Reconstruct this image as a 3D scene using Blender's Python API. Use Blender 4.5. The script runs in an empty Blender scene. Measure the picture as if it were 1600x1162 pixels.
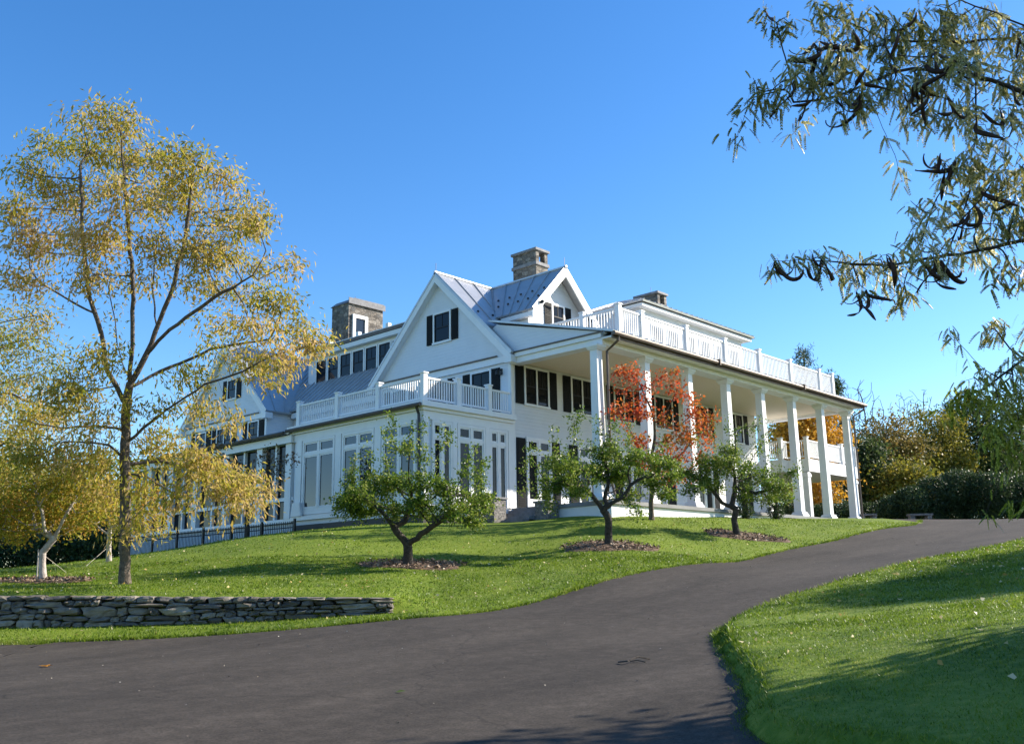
import bpy, math, random
import numpy as np
from mathutils import Vector, Matrix
random.seed(7); rng = np.random.default_rng(7)
S = bpy.context.scene
COL = S.collection

# ------------------------------------------------------------------ camera
FPX = 1500.0                                   # focal length for a 1600 px wide picture
YAW, PITCH, ROLL = [math.radians(a) for a in (42.85, 12.47, -0.955)]
cy, sy, cp, sp = math.cos(YAW), math.sin(YAW), math.cos(PITCH), math.sin(PITCH)
Fv = np.array([cy*cp, sy*cp, sp]); Rv = np.array([sy, -cy, 0.0]); Uv = np.cross(Rv, Fv)
c_, s_ = math.cos(ROLL), math.sin(ROLL)
CR, CU = c_*Rv + s_*Uv, -s_*Rv + c_*Uv
EYE = np.array([0, 0, 1.6])
LATV, FWDV = np.array([sy, -cy]), np.array([cy, sy])      # horizontal right / forward
cd = bpy.data.cameras.new('camera'); cam = bpy.data.objects.new('camera', cd); COL.objects.link(cam)
cd.sensor_fit = 'HORIZONTAL'; cd.sensor_width = 36; cd.lens = 36*FPX/1600
cd.clip_start = 0.1; cd.clip_end = 6000
m = Matrix.Identity(4)
for i in range(3):
    m[i][0], m[i][1], m[i][2], m[i][3] = CR[i], CU[i], -Fv[i], EYE[i]
cam.matrix_world = m; S.camera = cam

# ------------------------------------------------------------------ light
SUN_EL = math.radians(28)
sd = np.array([0.85, -0.525]); sd /= np.hypot(*sd)        # horizontal direction towards the sun
sv = Vector((sd[0]*math.cos(SUN_EL), sd[1]*math.cos(SUN_EL), math.sin(SUN_EL)))
world = bpy.data.worlds.new('World'); S.world = world; world.use_nodes = True
nt = world.node_tree; bg = nt.nodes['Background']
sky = nt.nodes.new('ShaderNodeTexSky'); sky.sky_type = 'NISHITA'; sky.sun_disc = False
sky.sun_elevation = SUN_EL; sky.sun_rotation = math.atan2(sd[0], sd[1])
sky.altitude = 300; sky.air_density = 1.0; sky.dust_density = 0.3; sky.ozone_density = 2.5
hs = nt.nodes.new('ShaderNodeHueSaturation'); hs.inputs['Saturation'].default_value = 1.30; hs.inputs['Hue'].default_value = .505
nt.links.new(sky.outputs[0], hs.inputs['Color']); nt.links.new(hs.outputs[0], bg.inputs[0]); bg.inputs[1].default_value = 0.13
sl = bpy.data.lights.new('sun', 'SUN'); sl.energy = 5.0; sl.angle = math.radians(0.53); sl.color = (1, .91, .77)
so = bpy.data.objects.new('sun', sl); COL.objects.link(so)
so.rotation_euler = sv.to_track_quat('Z', 'Y').to_euler(); so.location = (30, -30, 60)
S.view_settings.view_transform = 'Standard'; S.view_settings.look = 'None'
S.view_settings.exposure = 1.0; S.view_settings.gamma = 1.0

# ------------------------------------------------------------------ helpers
def ray(px, py): return Fv + (px-800)/FPX*CR - (py-581)/FPX*CU
def dep(px, py, d): return EYE + ray(px, py)*d
def onp(px, py, axis, val):
    r = ray(px, py); return EYE + r*(val-EYE[axis])/r[axis]
def LF(p): return np.array([p[0]*LATV[0]+p[1]*LATV[1], p[0]*FWDV[0]+p[1]*FWDV[1]])
def XY(lat, fwd): return lat*LATV + fwd*FWDV
def sstep(a, b, x):
    t = np.clip((np.asarray(x, float)-a)/(b-a), 0, 1); return t*t*(3-2*t)

class MB:
    """collects geometry, becomes one mesh object"""
    def __init__(s): s.v = []; s.f = []; s.n = 0
    def add(s, V, F):
        V = np.asarray(V, float); s.v.append(V)
        s.f += [tuple(int(i)+s.n for i in f) for f in F]; s.n += len(V)
    def box(s, x0, x1, y0, y1, z0, z1):
        V = [(x, y, z) for x in (x0, x1) for y in (y0, y1) for z in (z0, z1)]
        s.add(V, [(0, 1, 3, 2), (4, 6, 7, 5), (0, 4, 5, 1), (2, 3, 7, 6), (0, 2, 6, 4), (1, 5, 7, 3)])
    def hexa(s, P):      # 4 bottom + 4 top points
        s.add(P, [(3, 2, 1, 0), (4, 5, 6, 7), (0, 1, 5, 4), (1, 2, 6, 5), (2, 3, 7, 6), (3, 0, 4, 7)])
    def prism(s, poly, axis, a, b):   # poly = 2-D points in the other two axes
        n = len(poly); V = []
        for val in (a, b):
            for p in poly:
                q = list(p); q.insert(axis, val); V.append(q)
        s.add(V, [tuple(range(n))[::-1], tuple(range(n, 2*n))] + [(i, (i+1) % n, n+(i+1) % n, n+i) for i in range(n)])
    def tube(s, P, R, k=6, cap=True):
        P = [np.asarray(p, float) for p in P]; n = len(P)
        if np.isscalar(R): R = [R]*n
        V = []; ref = None
        for i in range(n):
            d = P[min(i+1, n-1)]-P[max(i-1, 0)]; d /= np.linalg.norm(d)+1e-9
            if ref is None: ref = np.array([1., 0, 0]) if abs(d[0]) < .8 else np.array([0, 1., 0])
            a = np.cross(d, ref); a /= np.linalg.norm(a)+1e-9; b = np.cross(d, a); ref = np.cross(a, d) if False else ref
            for j in range(k):
                t = 2*math.pi*j/k; V.append(P[i]+R[i]*(math.cos(t)*a+math.sin(t)*b))
        F = [(i*k+j, i*k+(j+1) % k, (i+1)*k+(j+1) % k, (i+1)*k+j) for i in range(n-1) for j in range(k)]
        if cap: F += [tuple(range(k))[::-1], tuple(range((n-1)*k, n*k))]
        s.add(V, F)
    def build(s, name, mat, parent=None, origin=None, smooth=False):
        V = np.concatenate(s.v) if s.v else np.zeros((0, 3))
        o = np.zeros(3) if origin is None else np.asarray(origin, float)
        if parent is not None: o = np.array(parent['_o'])
        me = bpy.data.meshes.new(name); me.from_pydata((V-o).tolist(), [], s.f); me.update()
        if smooth: me.polygons.foreach_set('use_smooth', [True]*len(me.polygons))
        me.materials.append(mat)
        ob = bpy.data.objects.new(name, me); COL.objects.link(ob)
        if parent is not None: ob.parent = parent
        else: ob.location = o
        ob['_o'] = o.tolist()
        return ob

def raw(name, V, quads, mat, parent=None, origin=None, smooth=False):
    """fast mesh from numpy arrays; quads = (n,3|4) int array"""
    k = quads.shape[1]; n = len(quads)
    o = np.array(parent['_o']) if parent is not None else (np.zeros(3) if origin is None else np.asarray(origin, float))
    me = bpy.data.meshes.new(name)
    me.vertices.add(len(V)); me.vertices.foreach_set('co', (V-o).astype(np.float32).ravel())
    me.loops.add(n*k); me.loops.foreach_set('vertex_index', quads.astype(np.int32).ravel())
    me.polygons.add(n); me.polygons.foreach_set('loop_start', np.arange(0, n*k, k, dtype=np.int32))
    me.polygons.foreach_set('loop_total', np.full(n, k, dtype=np.int32))
    if smooth: me.polygons.foreach_set('use_smooth', np.ones(n, dtype=bool))
    me.update(calc_edges=True); me.validate()
    me.materials.append(mat)
    ob = bpy.data.objects.new(name, me); COL.objects.link(ob)
    if parent is not None: ob.parent = parent
    else: ob.location = o
    ob['_o'] = o.tolist()
    return ob

def tag(o, label=None, cat=None, group=None, kind=None):
    if label: o['label'] = label
    if cat: o['category'] = cat
    if group: o['group'] = group
    if kind: o['kind'] = kind
    return o
def thing(name, loc, label, cat, group=None):
    o = bpy.data.objects.new(name, None); COL.objects.link(o); o.location = [float(v) for v in loc]; o['_o'] = [float(v) for v in loc]
    o.empty_display_size = .3
    return tag(o, label, cat, group)

# ------------------------------------------------------------------ materials
def mat(name, color, rough=.6, metal=0, spec=.4, noise=None, bump=None, trans=0, ior=None):
    """noise = (scale, amount) brightness mottle; bump = (scale, strength)"""
    M = bpy.data.materials.new(name); M.use_nodes = True; N = M.node_tree; b = N.nodes['Principled BSDF']
    b.inputs['Base Color'].default_value = (*color, 1); b.inputs['Roughness'].default_value = rough
    b.inputs['Metallic'].default_value = metal; b.inputs['Specular IOR Level'].default_value = spec
    if ior: b.inputs['IOR'].default_value = ior
    tc = N.nodes.new('ShaderNodeTexCoord')
    if noise:
        n = N.nodes.new('ShaderNodeTexNoise'); n.inputs['Scale'].default_value = noise[0]; n.inputs['Detail'].default_value = 6
        r = N.nodes.new('ShaderNodeValToRGB'); a = noise[1]
        r.color_ramp.elements[0].position = .3; r.color_ramp.elements[1].position = .7
        r.color_ramp.elements[0].color = (*[c*(1-a) for c in color], 1); r.color_ramp.elements[1].color = (*[min(1, c*(1+a)) for c in color], 1)
        N.links.new(tc.outputs['Object'], n.inputs['Vector']); N.links.new(n.outputs['Fac'], r.inputs['Fac']); N.links.new(r.outputs['Color'], b.inputs['Base Color'])
    if bump:
        n = N.nodes.new('ShaderNodeTexNoise'); n.inputs['Scale'].default_value = bump[0]; n.inputs['Detail'].default_value = 5
        bp = N.nodes.new('ShaderNodeBump'); bp.inputs['Strength'].default_value = bump[1]; bp.inputs['Distance'].default_value = .03
        N.links.new(tc.outputs['Object'], n.inputs['Vector']); N.links.new(n.outputs['Fac'], bp.inputs['Height']); N.links.new(bp.outputs['Normal'], b.inputs['Normal'])
    return M

def siding_mat():
    M = mat('white_clapboard', (.70, .705, .71), .55, noise=(1.5, .03)); N = M.node_tree; b = N.nodes['Principled BSDF']
    tc = N.nodes['Texture Coordinate']; sx = N.nodes.new('ShaderNodeSeparateXYZ'); N.links.new(tc.outputs['Object'], sx.inputs[0])
    mu = N.nodes.new('ShaderNodeMath'); mu.operation = 'MULTIPLY'; mu.inputs[1].default_value = 1/.14; N.links.new(sx.outputs[2], mu.inputs[0])
    fr = N.nodes.new('ShaderNodeMath'); fr.operation = 'FRACT'; N.links.new(mu.outputs[0], fr.inputs[0])
    iv = N.nodes.new('ShaderNodeMath'); iv.operation = 'SUBTRACT'; iv.inputs[0].default_value = 1; N.links.new(fr.outputs[0], iv.inputs[1])
    bp = N.nodes.new('ShaderNodeBump'); bp.inputs['Strength'].default_value = 1; bp.inputs['Distance'].default_value = .035
    N.links.new(iv.outputs[0], bp.inputs['Height']); N.links.new(bp.outputs['Normal'], b.inputs['Normal'])
    return M

def leaf_mat(name, cols, pos=None, trans=.45, scale=.35, isl=.5, rough=.55):
    """colours picked by a slow noise in space plus a value per leaf"""
    M = bpy.data.materials.new(name); M.use_nodes = True; N = M.node_tree; N.nodes.clear()
    out = N.nodes.new('ShaderNodeOutputMaterial'); geo = N.nodes.new('ShaderNodeNewGeometry'); tc = N.nodes.new('ShaderNodeTexCoord')
    n = N.nodes.new('ShaderNodeTexNoise'); n.inputs['Scale'].default_value = scale; n.inputs['Detail'].default_value = 3
    N.links.new(tc.outputs['Object'], n.inputs['Vector'])
    mr = N.nodes.new('ShaderNodeMapRange'); mr.inputs[1].default_value = .3; mr.inputs[2].default_value = .7; N.links.new(n.outputs['Fac'], mr.inputs[0])
    mx = N.nodes.new('ShaderNodeMix'); mx.inputs[0].default_value = isl
    N.links.new(mr.outputs[0], mx.inputs[2]); N.links.new(geo.outputs['Random Per Island'], mx.inputs[3])
    r = N.nodes.new('ShaderNodeValToRGB'); e = r.color_ramp.elements
    while len(e) < len(cols): e.new(.5)
    for i, c in enumerate(cols): e[i].position = .12+.76*i/(len(cols)-1) if pos is None else pos[i]; e[i].color = (*c, 1)
    N.links.new(mx.outputs[0], r.inputs['Fac'])
    pb = N.nodes.new('ShaderNodeBsdfPrincipled'); pb.inputs['Roughness'].default_value = rough; pb.inputs['Specular IOR Level'].default_value = .35
    tr = N.nodes.new('ShaderNodeBsdfTranslucent'); ms = N.nodes.new('ShaderNodeMixShader'); ms.inputs[0].default_value = trans
    N.links.new(r.outputs['Color'], pb.inputs['Base Color']); N.links.new(r.outputs['Color'], tr.inputs['Color'])
    N.links.new(pb.outputs[0], ms.inputs[1]); N.links.new(tr.outputs[0], ms.inputs[2]); N.links.new(ms.outputs[0], out.inputs[0])
    return M

def stone_mat(name, cols, scale, mortar=None, rough=.85):
    M = bpy.data.materials.new(name); M.use_nodes = True; N = M.node_tree; b = N.nodes['Principled BSDF']; b.inputs['Roughness'].default_value = rough
    tc = N.nodes.new('ShaderNodeTexCoord'); geo = N.nodes.new('ShaderNodeNewGeometry')
    mp = N.nodes.new('ShaderNodeMapping'); mp.inputs['Scale'].default_value = (1, 1, 1.7); N.links.new(tc.outputs['Object'], mp.inputs[0])
    r = N.nodes.new('ShaderNodeValToRGB'); e = r.color_ramp.elements
    while len(e) < len(cols): e.new(.5)
    for i, c in enumerate(cols): e[i].position = i/(len(cols)-1); e[i].color = (*c, 1)
    n = N.nodes.new('ShaderNodeTexNoise'); n.inputs['Scale'].default_value = 9; n.inputs['Detail'].default_value = 8; N.links.new(tc.outputs['Object'], n.inputs['Vector'])
    mul = N.nodes.new('ShaderNodeMix'); mul.data_type = 'RGBA'; mul.blend_type = 'MULTIPLY'; mul.inputs[0].default_value = .8
    nr = N.nodes.new('ShaderNodeValToRGB'); nr.color_ramp.elements[0].position = .3; nr.color_ramp.elements[0].color = (.45, .45, .45, 1); nr.color_ramp.elements[1].position = .7
    N.links.new(n.outputs['Fac'], nr.inputs['Fac']); N.links.new(nr.outputs['Color'], mul.inputs[7]); N.links.new(r.outputs['Color'], mul.inputs[6])
    bp = N.nodes.new('ShaderNodeBump'); bp.inputs['Strength'].default_value = .9; bp.inputs['Distance'].default_value = .03
    if mortar:
        v = N.nodes.new('ShaderNodeTexVoronoi'); v.inputs['Scale'].default_value = scale; N.links.new(mp.outputs[0], v.inputs['Vector'])
        vd = N.nodes.new('ShaderNodeTexVoronoi'); vd.feature = 'DISTANCE_TO_EDGE'; vd.inputs['Scale'].default_value = scale; N.links.new(mp.outputs[0], vd.inputs['Vector'])
        sx = N.nodes.new('ShaderNodeSeparateXYZ'); N.links.new(v.outputs['Color'], sx.inputs[0]); N.links.new(sx.outputs[0], r.inputs['Fac'])
        st = N.nodes.new('ShaderNodeMapRange'); st.inputs[1].default_value = .02; st.inputs[2].default_value = .07; N.links.new(vd.outputs['Distance'], st.inputs[0])
        m2 = N.nodes.new('ShaderNodeMix'); m2.data_type = 'RGBA'; m2.inputs[6].default_value = (*mortar, 1)
        N.links.new(st.outputs[0], m2.inputs[0]); N.links.new(mul.outputs[2], m2.inputs[7]); N.links.new(m2.outputs[2], b.inputs['Base Color'])
        ad = N.nodes.new('ShaderNodeMath'); N.links.new(st.outputs[0], ad.inputs[0]); N.links.new(n.outputs['Fac'], ad.inputs[1]); N.links.new(ad.outputs[0], bp.inputs['Height'])
    else:
        N.links.new(geo.outputs['Random Per Island'], r.inputs['Fac']); N.links.new(mul.outputs[2], b.inputs['Base Color']); N.links.new(n.outputs['Fac'], bp.inputs['Height'])
    N.links.new(bp.outputs['Normal'], b.inputs['Normal'])
    return M

def ground_mat(name, c0, c1, c2, s0, s1, rough=.9, bump=.5, bscale=60):
    M = bpy.data.materials.new(name); M.use_nodes = True; N = M.node_tree; b = N.nodes['Principled BSDF']; b.inputs['Roughness'].default_value = rough
    b.inputs['Specular IOR Level'].default_value = .25
    tc = N.nodes.new('ShaderNodeTexCoord')
    def nz(s, d):
        n = N.nodes.new('ShaderNodeTexNoise'); n.inputs['Scale'].default_value = s; n.inputs['Detail'].default_value = d; N.links.new(tc.outputs['Object'], n.inputs['Vector']); return n
    a, f = nz(s0, 4), nz(s1, 8)
    r = N.nodes.new('ShaderNodeValToRGB'); r.color_ramp.elements[0].position = .32; r.color_ramp.elements[1].position = .68
    r.color_ramp.elements[0].color = (*c0, 1); r.color_ramp.elements[1].color = (*c1, 1); N.links.new(a.outputs['Fac'], r.inputs['Fac'])
    mx = N.nodes.new('ShaderNodeMix'); mx.data_type = 'RGBA'; mx.inputs[7].default_value = (*c2, 1); N.links.new(r.outputs['Color'], mx.inputs[6])
    rr = N.nodes.new('ShaderNodeMapRange'); rr.inputs[1].default_value = .42; rr.inputs[2].default_value = .72; rr.inputs[4].default_value = .75
    N.links.new(f.outputs['Fac'], rr.inputs[0]); N.links.new(rr.outputs[0], mx.inputs[0]); N.links.new(mx.outputs[2], b.inputs['Base Color'])
    bn = nz(bscale, 6); bp = N.nodes.new('ShaderNodeBump'); bp.inputs['Strength'].default_value = bump; bp.inputs['Distance'].default_value = .02
    N.links.new(bn.outputs['Fac'], bp.inputs['Height']); N.links.new(bp.outputs['Normal'], b.inputs['Normal'])
    return M

M_SIDE = siding_mat()
M_TRIM = mat('white_trim_paint', (.74, .745, .745), .45, noise=(3, .03))
M_CEIL = mat('bounce_tinted_ceiling', (.74, .63, .47), .6)  # cream tone is warm bounced light put into a white ceiling's colour
M_SHUT = mat('black_green_shutter', (.006, .008, .010), .6, spec=.12, noise=(4, .15))
M_ROOF = mat('standing_seam_metal', (.47, .47, .47), .40, metal=.55, noise=(2.5, .08))
M_SASH = mat('dark_window_sash', (.012, .014, .017), .5, spec=.2)
M_FLOOR = mat('grey_porch_floor', (.20, .20, .20), .6, noise=(2, .15))
M_GUT = mat('aged_copper_gutter', (.11, .085, .07), .5, metal=.4, noise=(3, .25))
M_GLASS = mat('dark_window_glass', (.006, .008, .010), .05, spec=.22)
M_GLASSB = mat('reflecting_glass', (.01, .013, .016), .03, spec=.5, ior=1.62)
M_BLACK = mat('black_iron', (.012, .012, .013), .5)
M_LAMP = mat('grey_lamp_metal', (.05, .05, .055), .4, metal=.5)
M_CHIM = stone_mat('chimney_fieldstone', [(.075, .065, .055), (.23, .20, .165), (.14, .135, .13), (.36, .32, .27), (.18, .15, .125)], 3.2, mortar=(.15, .13, .11))
M_PIER = stone_mat('pier_fieldstone', [(.16, .15, .14), (.30, .28, .26), (.22, .21, .2), (.38, .35, .32)], 6.5, mortar=(.2, .19, .18))
M_DRY = stone_mat('dry_wall_stone', [(.08, .07, .055), (.22, .19, .15), (.12, .105, .09), (.32, .28, .22), (.16, .14, .11)], 1)
M_SLATE = mat('bluestone', (.20, .20, .21), .7, noise=(5, .25), bump=(20, .4))
M_BARK = mat('grey_brown_bark', (.115, .092, .074), .9, noise=(14, .45), bump=(25, 1))
M_BARKD = mat('dark_apple_bark', (.055, .046, .038), .9, noise=(14, .45), bump=(25, 1))
M_BARKP = mat('pale_smooth_bark', (.42, .37, .34), .8, noise=(9, .3), bump=(25, .5))
M_BARKB = mat('pale_birch_bark', (.45, .42, .37), .8, noise=(6, .4))
M_POD = mat('dark_brown_pod', (.048, .027, .019), .6, spec=.2, noise=(12, .4))
M_MULCH = ground_mat('bark_mulch', (.06, .035, .022), (.16, .10, .065), (.28, .2, .14), 6, 25, bump=1, bscale=30)
M_CHIP = leaf_mat('mulch_chip', [(.06, .035, .022), (.17, .11, .07), (.36, .27, .19)], trans=0, isl=.9)

# ------------------------------------------------------------------ terrain height
CP = [(640, 965, 17), (951, 905, 22), (1152, 877, 27.5), (1300, 845, 34), (1430, 820, 42), (1500, 811, 48), (1600, 810, 48),
      (1130, 985, 14.5), (1300, 925, 18), (1450, 880, 22.5), (1600, 848, 27), (1200, 1162, 7.2), (1300, 1162, 6.8), (1600, 1162, 6), (1400, 1000, 11.5), (1600, 1000, 9.5), (1500, 930, 16),
      (800, 1162, 7.4), (0, 1162, 7.4), (0, 1005, 16), (0, 985, 17.5), (300, 982, 17.5), (400, 988, 16.4), (610, 962, 18),
      (638, 886, 25), (951, 854, 28), (1152, 839, 33), (650, 819, 33.8), (560, 824.5, 33), (465, 832, 32.5), (400, 840, 31.3), (720, 845, 30.3), (560, 850, 29.5), (850, 838, 31), (560, 890, 24.3), (720, 887, 25), (945, 807, 34.8), (1030, 809, 36.5), (1120, 809, 39.5), (1250, 811, 45), (1340, 811, 50),
      (800, 950, 18.6), (800, 868, 28), (800, 818, 35.5), (250, 868, 29), (321, 853, 30.3), (780, 880, 26)]
BEH = [(195, 916, 21), (67, 911, 22), (170, 879, 28), (0, 892, 28), (0, 932, 18.6), (300, 932, 18.4), (605, 931, 19.0), (430, 900, 23), (350, 870, 27), (500, 858, 28)]
WALL_A, WALL_B = LF(dep(0, 985, 17.5)), LF(dep(612, 962, 18))
wdir = (WALL_B-WALL_A)/np.linalg.norm(WALL_B-WALL_A); wnor = np.array([-wdir[1], wdir[0]])   # wnor points uphill
WLEN = np.linalg.norm(WALL_B-WALL_A)
def wall_step(lat, fwd):
    t = (lat-WALL_A[0])*wdir[0]+(fwd-WALL_A[1])*wdir[1]; n = (lat-WALL_A[0])*wnor[0]+(fwd-WALL_A[1])*wnor[1]
    h = (.60-.25*np.clip(t/WLEN, -1, 1))*(1-sstep(WLEN-.3, WLEN+1.0, t))
    return h*sstep(.10, .38, n)*(1-sstep(.8, 8.5, n))
pts = []; zs = []
for p in CP:
    q = dep(*p); l = LF(q); pts.append(l); zs.append(q[2]-float(wall_step(l[0], l[1])))
for p in BEH:
    q = dep(*p); l = LF(q); pts.append(l); zs.append(q[2]-float(wall_step(l[0], l[1]+(.3 if p[1] > 925 else 0))))
for l, f, z in ((0, 0, 0), (-10, 0, .1), (10, 0, .75), (0, -12, -.6), (-15, -12, -.5), (15, -12, .5), (-22, 17, 1.1), (20, 12, 1.7), (24, 28, 3.0),
                (30, 55, 4.5), (14, 60, 4.4), (45, 60, 4.7), (0, 60, 4.1), (-12, 55, 3.6), (-25, 45, 2.3), (-40, 60, 2.2), (10, 85, 4.4), (40, 90, 5), (-30, 90, 3), (35, 40, 4.3), (-26, 26, 1.7), (6, 48, 4.35), (-6, 46, 3.6), (-14, 39, 2.5), (-9.4, 39.1, 3.0), (-17.8, 46.9, 2.0), (-15.6, 37, 2.2)):
    pts.append(np.array([l, f], float)); zs.append(z)
pts = np.array(pts); zs = np.array(zs)
def _phi(r2): return .5*r2*np.log(r2+1e-9)
n_ = len(pts); K = _phi(((pts[:, None]-pts[None])**2).sum(-1))+np.eye(n_)*.3
A_ = np.zeros((n_+3, n_+3)); A_[:n_, :n_] = K; A_[:n_, n_] = 1; A_[:n_, n_+1:] = pts; A_[n_:, :n_] = A_[:n_, n_:].T
W_ = np.linalg.solve(A_, np.concatenate([zs, [0, 0, 0]]))
def H0(lat, fwd):
    lat = np.atleast_1d(np.asarray(lat, float)); fwd = np.atleast_1d(np.asarray(fwd, float)); sh = lat.shape; lat = lat.ravel(); fwd = fwd.ravel()
    lc, fc = np.clip(lat, -42, 48), np.clip(fwd, -14, 92); z = np.empty(len(lat))
    for i in range(0, len(lat), 20000):
        a, b = lc[i:i+20000], fc[i:i+20000]
        z[i:i+20000] = _phi((a[:, None]-pts[:, 0])**2+(b[:, None]-pts[:, 1])**2)@W_[:n_]+W_[n_]+W_[n_+1]*a+W_[n_+2]*b
    return (z+wall_step(lat, fwd)).reshape(sh)

# road edges as paired control points (lat, fwd)
def P_(px, py, d): return LF(dep(px, py, d))
outer = [(-60, 15), (-30, 16), P_(-100, 1006, 15.8), P_(0, 1004, 16), P_(200, 999, 16.2), P_(400, 988, 16.5), P_(640, 965, 17), P_(800, 938, 18.8), P_(951, 906, 22), P_(1152, 877, 27.5), P_(1300, 846, 34), P_(1390, 829, 39.5), P_(1428, 820, 42.5), P_(1415, 812.5, 46.5), (13.5, 50.5), (12, 56), (30, 62), (60, 66)]
inner = [(-60, -40), (-30, -40), (-8, -30), (2, -16), (4.6, -6), (4.2, 2), (2.75, 5.2), P_(1200, 1162, 7.2), P_(1168, 1095, 9.2), P_(1130, 1020, 12.4), P_(1131, 982, 14.6), P_(1200, 950, 16.6), P_(1300, 925, 18.5), P_(1450, 880, 22.5), P_(1600, 848, 27), (20, 34), (32, 42), (62, 48)]
def catmull(P, m=14):
    P = np.array(P, float); Q = np.vstack([2*P[0]-P[1], P, 2*P[-1]-P[-2]]); out = []
    for i in range(1, len(Q)-2):
        for t in np.arange(m)/m:
            a, b, c, d = Q[i-1:i+3]
            out.append(.5*(2*b+(c-a)*t+(2*a-5*b+4*c-d)*t*t+(3*b-a-3*c+d)*t**3))
    out.append(P[-1]); return np.array(out)
OUT, INN = catmull(outer), catmull(inner)
POLY = np.vstack([OUT, INN[::-1]])
def in_poly(lat, fwd, poly=POLY):
    ins = np.zeros(len(lat), bool); x0, y0 = poly[:, 0], poly[:, 1]; x1, y1 = np.roll(x0, -1), np.roll(y0, -1)
    for a, b, c, d in zip(x0, y0, x1, y1):
        if b == d: continue
        ins ^= ((b > fwd) != (d > fwd)) & (lat < (c-a)*(fwd-b)/(d-b)+a)
    return ins
def dist_line(lat, fwd, L):
    dm = np.full(len(lat), 1e9)
    for (a, b), (c, d) in zip(L[:-1], L[1:]):
        ex, ey = c-a, d-b; t = np.clip(((lat-a)*ex+(fwd-b)*ey)/(ex*ex+ey*ey+1e-9), 0, 1)
        dm = np.minimum(dm, (lat-a-t*ex)**2+(fwd-b-t*ey)**2)
    return np.sqrt(dm)
def ground_z(lat, fwd, full=False):
    lat = np.atleast_1d(np.asarray(lat, float)).ravel(); fwd = np.atleast_1d(np.asarray(fwd, float)).ravel()
    z = H0(lat, fwd); di = dist_line(lat, fwd, INN); do = dist_line(lat, fwd, OUT); ins = in_poly(lat, fwd)
    z = z+np.where(ins, -.10*sstep(0, .18, np.minimum(di, do)), np.where(di < do, .15*sstep(0, .16, di), .05*sstep(0, .2, do)))
    return (z, ins, di, do) if full else z
def gz(lat, fwd): return float(ground_z([lat], [fwd])[0])
def ground_at(px, py, d):                        # point on the ground below the given picture column and depth
    q = dep(px, py, d); l = LF(q); q[2] = gz(*l); return q

def axis(vals): return np.unique(np.round(np.concatenate(vals), 4))
la = axis([np.arange(-13, 17, .15), np.arange(-60, 70, 1.5), [-4000, -1200, -400, -150, -90, 90, 160, 400, 1200, 4000]])
fa = axis([np.arange(3.5, 31, .15), np.arange(31, 52, .4), np.arange(-20, 110, 2), [-3000, -800, -200, -60, 130, 180, 300, 700, 1500, 5000]])
LA, FA = np.meshgrid(la, fa); zz = ground_z(LA, FA)
V = np.stack([LA.ravel()*LATV[0]+FA.ravel()*FWDV[0], LA.ravel()*LATV[1]+FA.ravel()*FWDV[1], zz], 1)
nx, ny = len(la), len(fa); idx = np.arange(nx*ny).reshape(ny, nx)
Q = np.stack([idx[:-1, :-1], idx[:-1, 1:], idx[1:, 1:], idx[1:, :-1]], -1).reshape(-1, 4)
M_LAWN = ground_mat('mown_lawn', (.075, .135, .006), (.155, .22, .013), (.22, .25, .035), .45, 9, bump=1.0, bscale=45)
tag(raw('lawn', V, Q, M_LAWN, smooth=True), kind='structure')
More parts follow.
